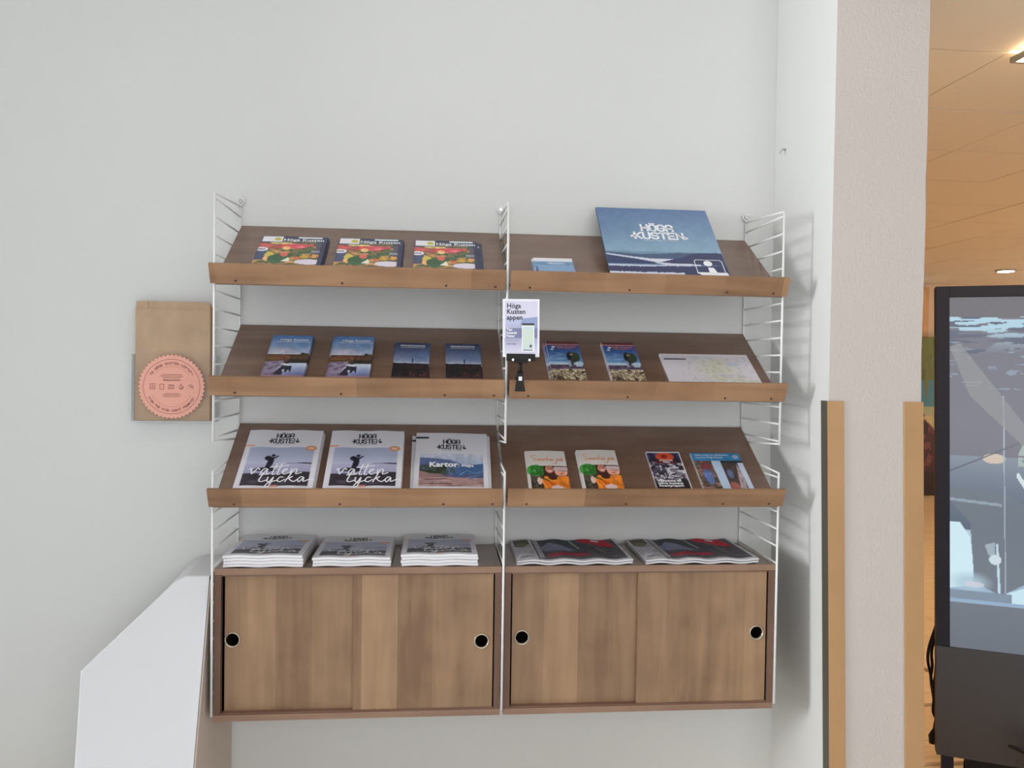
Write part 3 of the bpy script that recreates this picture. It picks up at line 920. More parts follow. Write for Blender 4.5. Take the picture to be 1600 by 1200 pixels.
# ---- blue sign board leaning on the wall above the top shelf
sg = empty('sign_board', (0, 0, 0), 'large blue sign board with white wordmark leaning on the wall above the top shelf', 'sign')
A = Art(150, 160, (108, 136, 170), 0.09)
A.grad(.33, 1, (142, 172, 194), (100, 126, 166)); A.put(np.clip(1 - A.u * 1.6, 0, 1) * np.clip((A.v - .3) * 2, 0, 1) * .5, (92, 120, 160))
A.grad(.26, .35, (92, 116, 142), (128, 158, 180))
A.poly([(0, .33), (.3, .3), (.6, .33), (.8, .33), (1, .34), (1, .2), (0, .2)], (76, 94, 124))
A.poly([(0, .31), (.2, .27), (.4, .24), (0, .24)], (196, 204, 222)); A.poly([(0, .29), (.18, .25), (.42, .2), (.5, .17), (0, .17)], (58, 70, 104))
A.poly([(.2, .25), (.58, .24), (.5, .2), (.42, .19)], (214, 216, 230)); A.poly([(.46, .2), (.66, .28), (.76, .335), (.96, .345), (1, .33), (1, .17), (.5, .17)], (62, 66, 100))
A.poly([(.38, .19), (.78, .175), (.78, .155), (.5, .15)], (206, 208, 226))
A.grad(0, .155, (206, 208, 226), (196, 200, 220))
A.put((A.v < .125 + .012 * A.noise(60, 2, 3) + .05 * np.clip(A.u - .3, 0, 1)) * 1.0, (60, 64, 98)); A.put((A.v < .045 + .02 * A.noise(60, 2, 4)) * (A.u < .62) * 1.0, (214, 216, 232)); A.rect(0, 0, 1, .02, (60, 64, 98))
bw, bh = .35, .375
MB().box((0, 0, 0), (bw, bh, .0075)).build('board', M['bluegrey'], sg)
A.grain(.05)
face = print_mesh('printed_face', A, bw, bh, M['print'], sg, z=.0079)
mb = Flat()
logo(mb, .5 * bw, .575 * bh, .030, 0, .0083, bold=.23)
yv = lambda v: (.09 + .91 * v) * bh
x, y = .80 * bw, .09 * bh
rr = [(.735, .05), (.735, .22), (.75, .24), (.955, .24), (.97, .22), (.97, .05)]
mb.ribbon([(p[0] * bw, yv(p[1])) for p in rr], .0022, .0083, 0)
mb.disc((.845 * bw, yv(.19), .0083), .0130, 'z', .0002, 24)
mb.add([(.835 * bw, yv(.135), .0083), (.835 * bw, yv(.06), .0083), (.905 * bw, yv(.06), .0083), (.882 * bw, yv(.135), .0083)], [(0, 1, 2, 3)])
mb.add([(.725 * bw, yv(.068), .0083), (.78 * bw, yv(.012), .0083), (1.0 * bw - .001, yv(.012), .0083), (.985 * bw, yv(.068), .0083)], [(0, 1, 2, 3)])
mb.build('lettering', [M['inkw']], face)
a_ = math.atan2(.269, .277)
sg.location = (1.084, -.3015, .2345)
sg.rotation_euler = (a_, 0, 0)

# ---- second shelf: blue guides
A = Art(80, 140, (90, 140, 196), 0.13)
A.grad(.5, 1, (190, 196, 214), (78, 124, 186)); A.ell(.3, .62, .4, .09, (206, 192, 210), .8, .8); A.ell(.75, .8, .3, .15, (104, 150, 200), .6, .9); A.grad(.5, .56, (228, 216, 212), (200, 204, 218))
A.rect(0, .33, 1, .53, (74, 58, 46)); A.put((A.noise(12, 30, 2) > .5) * (A.v > .33) * (A.v < .53), (98, 70, 50)); A.put((A.noise(10, 40, 5) > .55) * (A.v > .42) * (A.v < .5) * (A.u < .7) * .9, (150, 84, 60))
A.put((A.noise(8, 20, 6) > .55) * (A.v > .33) * (A.v < .46) * (A.u < .4), (108, 92, 50)); A.poly([(.7, .53), (1, .53), (1, .56), (.85, .55)], (60, 60, 50)); A.ell(.85, .555, .05, .022, (44, 44, 46)); A.rect(.55, .33, 1, .42, (52, 48, 42))
A.grad(0, .33, (120, 110, 140), (196, 206, 224)); A.rect(.5, .06, 1, .3, (128, 148, 188)); A.grad(.06, .33, (104, 112, 160), (206, 216, 232), .55, 1)
A.poly([(0, 0), (0, .35), (.45, .38), (.2, 0)], (146, 132, 156)); A.put((A.noise(10, 30, 8) > .58) * (A.u < .45) * (A.v < .36) * .8, (100, 88, 110))
A.poly([(.28, .1), (.5, .34), (.6, .36), (.44, 0), (.36, 0)], (52, 44, 64)); A.rect(.44, .12, .66, .26, (44, 46, 62)); A.rect(.46, .27, .6, .31, (226, 226, 230)); A.rect(.46, .13, .51, .18, (190, 190, 200)); A.rect(.57, .12, .63, .16, (160, 160, 176))
A.rect(0, 0, 1, .05, (150, 120, 140))
def L(mb, w, h):
    mb.text('Höga Kusten', .0155, .56 * w, .868 * h, .0003, 0, 'CENTER', bold=.02, sx=1.0)
    mb.text('DESTINATIONSKARTA 2024', .0078, .56 * w, .825 * h, .0003, 0, 'CENTER', bold=.01)
    return ['inkw']
A.grain(0.12)
lake = booklet('lake_guide', .116, .2555, .0038, A, L, 'navy')
G = 'blue lake guides on the second shelf'
stack_on_shelf(lake, 3, 1, .1165, .0038, 'front blue lake guide of the leftmost stack on the second shelf', 'blue lake guide lying %s in the leftmost stack on the second shelf', 'booklet', G, jit=((0, 0), (.0015, .001), (.002, -.001)))
stack_on_shelf(lake, 3, 1, .296, .0038, 'front blue lake guide of the second stack from the left, second shelf', 'blue lake guide lying %s in the second stack from the left', 'booklet', G, jit=((0, 0), (-.004, .002), (-.007, .001)))
A = Art(80, 110, (60, 80, 120), 0.15)
A.grad(.38, 1, (146, 156, 184), (44, 58, 96)); A.ell(.75, .62, .5, .2, (92, 120, 166), .6, .9); A.grad(.38, .46, (186, 186, 196), (150, 164, 190))
A.put((A.v < .40 + .03 * A.noise(9, 2, 3)) * 1.0, (34, 30, 34)); A.put((A.noise(10, 12, 4) > .6) * (A.v < .36) * (A.u > .4) * .7, (74, 44, 42)); A.put((A.noise(20, 20, 5) > .66) * (A.v < .2) * .6, (116, 66, 60))
A.rect(.51, .42, .545, .52, (54, 60, 82)); A.ell(.527, .53, .03, .02, (54, 60, 82)); A.grad(0, .06, (86, 66, 66), (60, 44, 46))
def L(mb, w, h):
    mb.text('ÖRNSKÖLDSVIK', .0105, .5 * w, .895 * h, .0003, 0, 'CENTER', bold=.03, sx=.95)
    mb.text('DESTINATIONSKARTA 2024', .0056, .5 * w, .85 * h, .0003, 0, 'CENTER', bold=.01, sx=1.0)
    return ['inkw']
A.grain(0.12)
dusk = booklet('dusk_guide', .102, .222, .0038, A, L, 'paper')
G = 'dark blue dusk guides on the second shelf'
stack_on_shelf(dusk, 3, 1, .470, .0038, 'front dark blue dusk guide of the left, slightly skewed dusk stack', 'dark blue dusk guide lying %s in the left, slightly skewed dusk stack', 'booklet', G, jit=((0, 0.004, -.03), (.004, 0, .01), (.006, 0, .015)))
stack_on_shelf(dusk, 2, 1, .623, .0038, 'front dark blue dusk guide of the stack next to the middle wire ladder', 'dark blue dusk guide lying %s in the stack next to the middle wire ladder', 'booklet', G, jit=((0, .01), (.003, .004)))

# ---- hiking leaflets
A = Art(80, 130, (46, 84, 150), 0.14)
A.grad(.45, .9, (96, 146, 196), (40, 72, 142)); A.put((A.noise(3, 30, 2) > .56) * (A.v > .45) * (A.v < .7) * (A.u < .8) * .6, (150, 176, 206)); A.grad(.4, .47, (190, 204, 216), (150, 184, 208))
A.rect(0, .92, 1, 1, (92, 48, 56)); A.rect(0, .905, 1, .93, (206, 130, 110)); A.rect(.6, .8, 1, .9, (86, 70, 150), .6)
A.rect(0, .27, 1, .4, (74, 58, 78)); A.put((A.noise(6, 30, 4) > .5) * (A.v > .27) * (A.v < .4) * .6, (120, 110, 130))
A.grad(0, .27, (120, 104, 84), (150, 134, 112)); A.put((A.noise(14, 30, 5) > .55) * (A.v < .29), (206, 190, 156)); A.put((A.noise(16, 34, 6) > .58) * (A.v < .27), (70, 54, 48))
A.ell(.74, .58, .15, .13, (44, 52, 48)); A.ell(.62, .6, .07, .1, (28, 28, 40)); A.ell(.66, .7, .05, .04, (40, 38, 44)); A.rect(.62, .4, .72, .55, (60, 58, 66)); A.ell(.82, .6, .12, .12, (52, 66, 44)); A.ell(.7, .66, .05, .03, (150, 144, 90)); A.rect(.78, .36, .96, .47, (176, 196, 216)); A.rect(.56, .36, .64, .5, (150, 160, 180))
A.ell(.2, .85, .05, .025, (224, 220, 230)); A.ell(.15, .79, .045, .025, (210, 212, 230))
def L(mb, w, h):
    mb.text('Höga Kusten', .0125, .24 * w, .845 * h, .0003, 0, bold=.02)
    mb.text('vandringsleder', .0085, .3 * w, .81 * h, .0003, 0)
    return ['inkor']
A.grain(0.12)
hike = booklet('hiking_leaflet', .099, .250, .0034, A, L, 'paper')
G = 'hiking leaflets on the second shelf'
stack_on_shelf(hike, 3, 1, .926, .0034, 'front hiking leaflet with backpacker, beside the app sign', 'hiking leaflet lying %s in the stack beside the app sign', 'leaflet', G, jit=((0, 0), (-.005, .001), (-.008, .003)))
stack_on_shelf(hike, 3, 1, 1.098, .0034, 'front hiking leaflet with backpacker, nearer the white map', 'hiking leaflet lying %s in the stack nearer the white map', 'leaflet', G, jit=((0, 0), (-.0015, .001), (-.002, .002)))

# ---- map pad
A = Art(150, 100, (214, 208, 216), 0.18); nz = A.noise(9, 7, 3)
A.put(np.clip(1 - np.hypot((A.u - .58) / .3, (A.v - .5) / .5), 0, 1) * .9, (206, 204, 176)); A.put((nz > .6) * (A.u > .3) * (A.u < .85) * .5, (196, 200, 214))
A.put((A.noise(30, 24, 5) > .64) * (np.abs(A.u - .55) < .3) * .6, (176, 182, 160)); A.put((A.noise(40, 30, 6) > .68) * (A.u > .15) * .45, (178, 160, 176)); A.put((A.noise(12, 9, 9) > .62) * (A.v < .4) * (A.u > .5) * .7, (200, 202, 160))
A.ell(.78, .66, .07, .07, (188, 196, 208)); A.rect(.3, .83, .62, .88, (196, 200, 210), .7); A.rect(.03, .80, .28, .845, (92, 84, 96)); A.rect(0, .93, 1, 1, (224, 216, 222)); A.rect(0, 0, 1, .06, (222, 200, 190), .6); A.rect(.35, 0, .5, .05, (180, 180, 206))
mp_ = booklet('map_pad', .273, .198, .007, A, None, 'paper', cover_name='map_sheet')
on_shelf(mp_, 1, 1.268)
tag(mp_, 'white tear-off map pad at the right end of the second shelf', 'map')

# ---- magazines (third shelf and cabinet top)
A = Art(120, 150, (222, 220, 228), 0.05)
A.grad(.39, .685, (186, 190, 214), (172, 178, 206), .07, .93); A.grad(.14, .40, (150, 148, 184), (182, 180, 208), .07, .93)
A.rect(.07, .40, .93, .407, (202, 204, 220))
A.poly([(.6, .407), (.75, .413), (.84, .427), (.93, .427), (.93, .403), (.62, .403)], (60, 58, 80))
A.put((A.v < .21 + .05 * A.noise(6, 2, 3) + .04 * np.clip(A.u - .55, 0, 1) * 2) * (A.v > .035) * (A.u > .07) * (A.u < .93), (56, 48, 58)); A.put((A.noise(8, 24, 7) > .6) * (A.v < .18) * (A.v > .035) * (A.u > .07) * (A.u < .93) * .5, (110, 100, 120))
A.poly([(.17, .28), (.24, .325), (.42, .345), (.5, .29), (.36, .26)], (52, 46, 62))
A.poly([(.33, .335), (.35, .445), (.32, .475), (.36, .525), (.42, .515), (.43, .445), (.42, .395), (.40, .335)], (38, 36, 52)); A.ell(.405, .545, .028, .022, (38, 36, 52)); A.ell(.345, .495, .045, .04, (38, 36, 52)); A.line(.42, .495, .47, .535, .01, (38, 36, 52))
A.rect(0, .70, .12, .725, (226, 164, 132)); A.ell(.885, .675, .075, .045, (216, 150, 112)); A.ell(.885, .675, .04, .02, (236, 196, 170))
A.rect(.06, .79, .14, .795, (186, 184, 196)); A.rect(.06, .76, .17, .765, (186, 184, 196)); A.rect(.85, .79, .96, .795, (180, 178, 190)); A.rect(.85, .76, .94, .765, (180, 178, 190))
A.ell(.5, .03, .06, .02, (222, 150, 120), .8); A.rect(.0, 0, 1, .018, (222, 220, 228))
def L(mb, w, h):
    logo(mb, .5 * w, .765 * h, .0182, 0, .0004, xs=.82)
    script(mb, 'vatten', .15 * w, .215 * h, .0265, .0036, 1, .0004, 1.05)
    script(mb, 'tycka', .29 * w, .095 * h, .0245, .0036, 2, .0004, 1.0)
    return ['ink', 'inkw', 'inkw']
MAGW, MAGH, MAGT = .2125, .271, .0072
mag = booklet('magazine', MAGW, MAGH, MAGT, A, L, 'paper', waves(.0022, 2, MAGW, .6))
G = 'white destination magazines'
G3 = 'white destination magazines on the third shelf'
stack_on_shelf(mag, 3, 2, .051, MAGT, 'front white magazine with handwritten title, leftmost on the third shelf', 'white magazine lying %s in the leftmost stack on the third shelf', 'magazine', G3, jit=((0, 0), (.002, -.001), (.004, .001)))
stack_on_shelf(mag, 3, 2, .290, MAGT, 'front white magazine with handwritten title, between its twin and the Kartor issue', 'white magazine lying %s in the middle stack on the third shelf', 'magazine', G3, jit=((0, 0), (.001, .002), (.002, -.001)))
ZT = ZC - 0.002 + 0.0006
for nm, x, y, cnt, ang in (('left', .026, -.291, 4, .0), ('middle', .264, -.288, 3, .0), ('right', .506, -.291, 4, .0)):
    for k in range(cnt):
        o = take(mag)
        flat_on(o, x + random.uniform(-.0015, .0015), y + random.uniform(-.001, .002), ZT + k * (MAGT + .0012), ang + random.uniform(-.004, .004))
        pos = 'topmost' if k == cnt - 1 else ['bottom', 'second from bottom', 'third from bottom'][k]
        tag(o, '%s white magazine of the %s stack on the left cabinet' % (pos, nm), 'magazine', 'white magazines lying on the left cabinet')

# ---- Kartor magazine
A = Art(120, 150, (218, 216, 224), 0.055)
A.grad(.4, .62, (158, 176, 206), (206, 208, 222), .07, .94); A.grad(.07, .42, (58, 82, 120), (104, 128, 170), .07, .94)
A.poly([(.07, .55), (.3, .53), (.5, .5), (.62, .45), (.7, .38), (.94, .36), (.94, .2), (.07, .2)], (84, 98, 140), .9); A.poly([(.6, .4), (.94, .45), (.94, .12), (.5, .2)], (66, 96, 138))
A.put((A.noise(9, 10, 4) > .5) * (A.v > .25) * (A.v < .42) * (A.u > .07) * (A.u < .55) * .9, (66, 78, 66)); A.put((A.noise(12, 14, 5) > .6) * (A.v > .22) * (A.v < .4) * (A.u > .07) * (A.u < .5), (50, 60, 46))
A.put((A.v < .30 - .22 * A.u + .05 * A.noise(6, 2, 6)) * (A.v > .05) * (A.u > .07) * (A.u < .94), (150, 118, 120)); A.put((A.v < .17 + .05 * A.noise(6, 2, 7)) * (A.v > .05) * (A.u > .07) * (A.u < .94), (166, 134, 132)); A.put((A.noise(5, 40, 8) > .58) * (A.v < .25) * (A.v > .05) * (A.u > .07) * (A.u < .94) * .8, (110, 78, 84)); A.put((A.noise(7, 50, 9) > .62) * (A.v < .2) * (A.v > .05) * (A.u > .07) * (A.u < .94) * .7, (202, 180, 176))
A.rect(0, .89, .18, .925, (46, 50, 72))
for a, b in (((.62, .25), (.72, .33)), ((.72, .33), (.82, .28)), ((.82, .28), (.94, .32)), ((.7, .2), (.85, .24))):
    A.line(*a, *b, .004, (120, 150, 190))
def L(mb, w, h):
    logo(mb, .5 * w, .70 * h, .0182, 0, .0004, xs=.82)
    mb.text('Kartor', .030, .20 * w, .385 * h, .0004, 1, bold=.035)
    mb.ribbon([(.605 * w, .375 * h), (.605 * w, .43 * h)], .0008, .0004, 1)
    mb.text('maps', .017, .64 * w, .39 * h, .0004, 1, bold=.02)
    return ['ink', 'inkw']
A.grain(0.12)
kart = booklet('map_magazine', .2125, .273, .0035, A, L, 'paper', waves(.0016, 1, .2125, PI * .0))
GK = 'Kartor magazines on the third shelf'
stack_on_shelf(kart, 3, 2, .534, .0035, 'front Kartor magazine with coast photo on the third shelf, by the middle ladder', 'Kartor magazine lying %s in the stack by the middle ladder', 'magazine', GK, ang=-.02, jit=((0, .006), (.0085, .001, .0), (-.007, .002, .02)))

# ---- taste leaflets
A = Art(90, 150, (216, 208, 202), 0.1)
A.rect(.05, 0, 1, .61, (72, 58, 48)); nz = A.noise(7, 9, 3)
A.ell(.2, .5, .22, .14, (66, 150, 60)); A.put((A.noise(9, 12, 5) > .55) * (A.u < .42) * (A.v < .6) * (A.v > .38) * (A.u > .06), (48, 116, 44)); A.rect(.05, .1, .3, .3, (48, 46, 42)); A.put((nz > .55) * (A.u < .32) * (A.v < .36) * (A.u > .05) * .8, (96, 88, 76))
A.poly([(.42, .61), (.66, .61), (.7, .45), (.62, .3), (.40, .32), (.38, .5)], (66, 36, 34)); A.ell(.545, .52, .10, .10, (196, 130, 108)); A.ell(.55, .475, .055, .018, (226, 200, 194)); A.ell(.50, .545, .02, .01, (70, 36, 32)); A.ell(.59, .545, .02, .01, (70, 36, 32))
A.ell(.83, .455, .16, .105, (220, 156, 132)); A.ell(.84, .545, .19, .07, (206, 180, 182)); A.ell(.82, .50, .2, .022, (188, 158, 160)); A.ell(.83, .42, .05, .01, (150, 80, 70)); A.ell(.77, .468, .018, .008, (90, 50, 46)); A.ell(.89, .468, .018, .008, (90, 50, 46)); A.rect(.68, .585, 1, .612, (60, 44, 44))
A.poly([(.42, .36), (.6, .30), (.8, .36), (1, .36), (1, 0), (.36, 0), (.34, .25)], (226, 128, 40)); A.ell(.6, .31, .11, .05, (72, 38, 32)); A.poly([(.28, .28), (.4, .3), (.62, .0), (.42, .0)], (238, 134, 42)); A.poly([(.34, .3), (.46, .28), (.74, .1), (.66, .03)], (212, 98, 28)); A.line(.36, .27, .52, .02, .012, (196, 92, 26)); A.ell(.27, .24, .06, .09, (220, 190, 178)); A.ell(.68, .07, .15, .06, (228, 200, 198)); A.line(.3, .31, .5, .24, .015, (64, 92, 40))
A.line(.2, .42, .17, .56, .010, (150, 196, 140)); A.line(.19, .47, .29, .54, .008, (120, 180, 110)); A.put((A.noise(8, 12, 21) > .55) * (A.u < .4) * (A.v < .6) * (A.v > .4) * (A.u > .06) * .7, (38, 96, 36))
def L(mb, w, h):
    script(mb, 'smaka', .12 * w, .735 * h, .0185, .0019, 0, .0003, 1.0)
    script(mb, 'pa', .76 * w, .735 * h, .0185, .0021, 0, .0003, 1.0)
    return ['inkor']
A.grain(0.22, keep=.74)
taste = booklet('taste_leaflet', .1175, .199, .0036, A, L, 'paper', waves(.0018, 1, .1175))
G = 'carrot cover leaflets on the third shelf'
stack_on_shelf(taste, 2, 2, .864, .0036, 'front carrot cover leaflet, left one of the pair on the third shelf', 'carrot cover leaflet lying %s, left stack of the pair', 'leaflet', G, jit=((0, 0), (-.002, .001)))
stack_on_shelf(taste, 3, 2, 1.018, .0036, 'front carrot cover leaflet, right one of the pair on the third shelf', 'carrot cover leaflet lying %s, right stack of the pair', 'leaflet', G, jit=((0, 0), (-.001, .001), (-.002, .002)))

# ---- adventure park leaflet
A = Art(80, 130, (44, 38, 46), 0.11); A.put((A.noise(8, 16, 3) > .5) * (A.v > .25) * (A.v < .75), (128, 120, 134)); A.put((A.noise(10, 24, 4) > .58) * (A.v > .28) * (A.v < .7), (206, 202, 212)); A.put((A.noise(20, 10, 5) > .55) * (A.v < .7) * (A.u < .5) * .8, (58, 48, 66)); A.rect(0, .8, 1, .97, (72, 74, 128)); A.put((A.noise(6, 6, 6) > .55) * (A.v > .7) * .8, (42, 38, 52))
A.ell(.52, .87, .27, .11, (222, 84, 46)); A.ell(.5, .88, .1, .05, (150, 40, 30)); A.ell(.5, .73, .33, .05, (120, 40, 44), .7); A.grad(0, .22, (40, 30, 32), (50, 40, 44)); A.rect(0, .97, 1, 1, (216, 212, 220)); A.rect(.965, 0, 1, 1, (222, 214, 214))
def L(mb, w, h):
    mb.text('ÄVENTYRS', .0085, .52 * w, .755 * h, .0003, 1, 'CENTER', bold=.03)
    mb.text('PARK', .0085, .52 * w, .71 * h, .0003, 1, 'CENTER', bold=.03)
    for k, s in enumerate(('Välkomna till', 'Höga kustens', 'Äventyrspark')):
        mb.text(s, .0128, .07 * w, (.235 - .06 * k) * h, .0003, 0, bold=.035, sx=1.06)
    return ['inkw', 'inkw']
A.grain(0.12)
park = booklet('adventure_leaflet', .103, .202, .0022, A, L, 'paper')
stack_on_shelf(park, 2, 2, 1.2335, .0022, 'dark adventure park leaflet with orange logo on the third shelf', 'adventure park leaflet lying %s, mostly hidden by its twin', 'leaflet', 'adventure park leaflets on the third shelf', jit=((0, 0), (-.001, -.002)))

# ---- blue banner leaflet
A = Art(110, 140, (96, 84, 78), 0.11); A.put((A.noise(10, 16, 3) > .5) * (A.v < .78), (128, 108, 96)); A.put((A.noise(12, 20, 4) > .56) * (A.u < .42) * (A.v < .8), (150, 110, 100)); A.put((A.noise(12, 20, 8) > .58) * (A.u < .42) * (A.v < .8), (78, 70, 60))
A.poly([(.38, 0), (.55, 0), (.55, .8), (.36, .8)], (184, 204, 228)); A.poly([(.55, .8), (.92, .8), (.86, .3), (.84, 0), (.55, 0)], (74, 60, 54)); A.poly([(.88, .8), (1, .8), (1, 0), (.9, 0)], (196, 206, 224)); A.poly([(.72, 0), (.86, 0), (.9, .5), (.85, .7)], (190, 170, 176), .8)
A.ell(.2, .38, .09, .2, (96, 116, 168)); A.ell(.22, .65, .12, .1, (120, 60, 66)); A.ell(.65, .45, .06, .12, (92, 104, 140)); A.ell(.64, .12, .1, .12, (158, 92, 84)); A.rect(.55, .74, 1, .8, (36, 34, 44))
A.rect(0, .79, 1, 1, (52, 128, 178))
def L(mb, w, h):
    mb.text('Välkommen till världsarvet', .0095, .07 * w, .925 * h, .0003, 0, bold=.01)
    mb.text('naturum Höga Kusten', .0095, .07 * w, .865 * h, .0003, 0, bold=.01)
    ring = [(.9 * w + .0075 * math.cos(a), .895 * h + .0075 * math.sin(a)) for a in [2 * PI * k / 20 for k in range(21)]]
    mb.ribbon(ring, .0016, .0003, 0)
    mb.ribbon([(.9 * w + .0035, .895 * h), (.9 * w, .895 * h + .004), (.9 * w - .0035, .895 * h), (.9 * w, .895 * h - .004), (.9 * w + .0035, .895 * h)], .0012, .0003, 0)
    return ['inkw']
A.grain(0.22, keep=.74)
nat = booklet('heritage_leaflet', .1505, .197, .0022, A, L, 'paper')
stack_on_shelf(nat, 2, 2, 1.371, .0022, 'leaflet with blue banner at the right end of the third shelf', 'blue banner leaflet lying %s at the right end, mostly hidden', 'leaflet', 'blue banner leaflets on the third shelf', jit=((0, 0), (-.0015, -.001)))

# ---- newspapers
A = Art(170, 140, (196, 192, 198))
A.rect(.19, .06, 1, 1, (96, 94, 98)); A.put((A.noise(10, 8, 3) > .5) * (A.u > .22) * .8, (78, 76, 82)); A.grad(.42, 1, (92, 92, 96), (70, 78, 84), .3, .62)
A.poly([(.22, .55), (.35, .85), (.56, .5), (.5, .42), (.3, .45)], (138, 140, 166)); A.poly([(.28, .3), (.6, .36), (.68, .22), (.3, .18)], (164, 60, 76)); A.poly([(.62, 1), (.9, 1), (.94, .6), (.75, .72), (.66, .8)], (196, 50, 66)); A.rect(.76, .88, .84, .96, (226, 206, 210)); A.poly([(.66, .28), (.96, .6), (.96, .2), (.7, .2)], (92, 90, 94)); A.line(.56, .95, .6, .55, .008, (170, 174, 170)); A.line(.72, .75, .82, .35, .006, (150, 146, 150))
A.rect(0, 0, .19, 1, (200, 196, 202)); A.rect(.02, .72, .16, .97, (98, 96, 78)); A.ell(.08, .7, .06, .1, (122, 122, 100)); A.put((A.noise(40, 50, 5) > .6) * (A.u < .17) * (A.v < .7) * (A.v > .1) * .6, (128, 128, 146)); A.rect(.04, .14, .15, .17, (80, 78, 100)); A.rect(.19, 0, .205, 1, (60, 58, 70)); A.rect(.205, .12, .25, 1, (176, 174, 180)); A.rect(.22, .06, .32, .13, (96, 92, 98)); A.rect(.2, 0, 1, .07, (206, 202, 208)); A.rect(.975, 0, 1, 1, (204, 200, 206))
A.grain(0.12)
news = booklet('newspaper', .33, .272, .0048, A, None, 'paper2', waves(.0042, 3.5, .33, .2), pm='newsprint', cover_name='front_page')
for nm, x in (('left', .829), ('right', 1.1985)):
    for k in range(2):
        o = take(news)
        flat_on(o, x + .002 * k, -.290 + .003 * k, ZT + k * .0066, -.009)
        tag(o, ('top' if k else 'lower') + ' folded newspaper of the %s pile on the right cabinet' % nm, 'newspaper', 'folded newspapers on the right cabinet')

# ------------------------------------------------------------------ clip sign for the app
sgn = empty('clip_sign', (.826, -.345, -.066), 'small white app sign in a black clip holder gripping the second shelf', 'sign')
cwd, cht = .1, .157
A = Art(90, 130, (222, 218, 234)); A.grad(.0, 1, (216, 212, 232), (208, 206, 226)); A.rect(.08, .5, .95, .68, (168, 176, 208), .7); A.poly([(.55, .66), (.95, .7), (.95, .5), (.4, .5)], (132, 148, 190), .8); A.rect(.08, .33, .95, .5, (116, 120, 156)); A.grad(.08, .33, (216, 210, 230), (160, 160, 192), .05, .95); A.rect(.08, .5, .55, .56, (176, 178, 206), .8)
A.rect(0, 0, .05, 1, (232, 230, 238)); A.rect(.95, 0, 1, 1, (232, 230, 238)); A.rect(0, .965, 1, 1, (232, 230, 238)); A.rect(0, 0, 1, .05, (232, 230, 238))
A.rect(.52, .1, .86, .57, (236, 238, 240)); A.rect(.545, .135, .84, .53, (198, 214, 214)); A.put((A.noise(10, 14, 3) > .55) * (A.u > .55) * (A.u < .84) * (A.v > .2) * (A.v < .53) * .6, (206, 216, 180)); A.rect(.52, .55, .86, .585, (44, 42, 52)); A.rect(.56, .115, .82, .13, (50, 50, 60)); A.rect(.74, .17, .79, .21, (50, 54, 60))
rc = Matrix(((1, 0, 0, 0), (0, 0, -1, 0), (0, 1, 0, 0), (0, 0, 0, 1)))
holder = Matrix.Translation((-.0515, -.0115, .0925)) @ Matrix.Rotation(-.012, 4, 'Y') @ rc
cd = MB().box((0, 0, -.0022), (cwd, cht, 0)).build('sign_card', M['card'], sgn); cd.matrix_local = holder
pf = print_mesh('printed_face', A, cwd, cht, M['print'], cd, z=.0003)
mb = Flat()
for k, s in enumerate(('Höga', 'Kusten', 'appen')):
    mb.text(s, .0185, .105 * cwd, (.845 - .1 * k) * cht, .0006, 0, bold=.02, sx=.98)
for k, s in enumerate(('Tips', 'boende', 'Natur')):
    mb.text(s, .0095, .10 * cwd, (.455 - .055 * k) * cht, .0006, 1, bold=.03)
mb.ribbon([(.1 * cwd, .285 * cht), (.44 * cwd, .285 * cht)], .0006, .0006, 2).ribbon([(.1 * cwd, .265 * cht), (.4 * cwd, .265 * cht)], .0006, .0006, 2).ribbon([(.12 * cwd, .225 * cht), (.22 * cwd, .225 * cht)], .0016, .0006, 0).ribbon([(.26 * cwd, .225 * cht), (.36 * cwd, .225 * cht)], .0016, .0006, 0)
mb.build('lettering', [M['ink'], M['inkw'], M['inkgrey']], cd)
MB().box((-.041, -.0165, .0855), (.037, -.0118, .102)).box((-.041, -.009, .0855), (.037, -.0055, .102)).box((-.041, -.0165, .0825), (.037, -.0055, .0858)).box((-.02, -.014, .0765), (.014, -.008, .083)).build('clip_bar', M['black'], sgn, bevel=.0008)
for xx in (-.024, .021):
    MB().tube([(xx, -.0195, .0855), (xx, -.0160, .0855)], .0032, 10).build('screw', M['steel'], sgn)
MB().tube([(-.003, -.011, .077), (-.003, -.011, .070), (-.003, -.011, .062), (-.004, -.010, .05)], [.004, .0055, .0045, .0075], 12).build('neck', M['black'], sgn, smooth=True)
jaw = MB().prism([(-.0115, .036), (.0045, .036), (.006, .052), (-.0125, .052)], 'y', -.014, -.005)
jaw.prism([(-.0165, .0), (.0115, .0), (.005, .036), (-.0115, .036)], 'y', -.0135, -.0045)
jaw.box((-.012, -.0042, .0335), (.006, .031, .038)).box((-.012, .0272, .022), (.006, .031, .0336))
jw = jaw.build('clamp', M['black'], sgn, bevel=.0012)
lb = Flat().add([(-.0075, -.0146, .029), (.002, -.0146, .029), (.002, -.0146, .040), (-.0075, -.0146, .040)], [(0, 1, 2, 3)])
lb = lb.build('sticker', M['card'], jw)

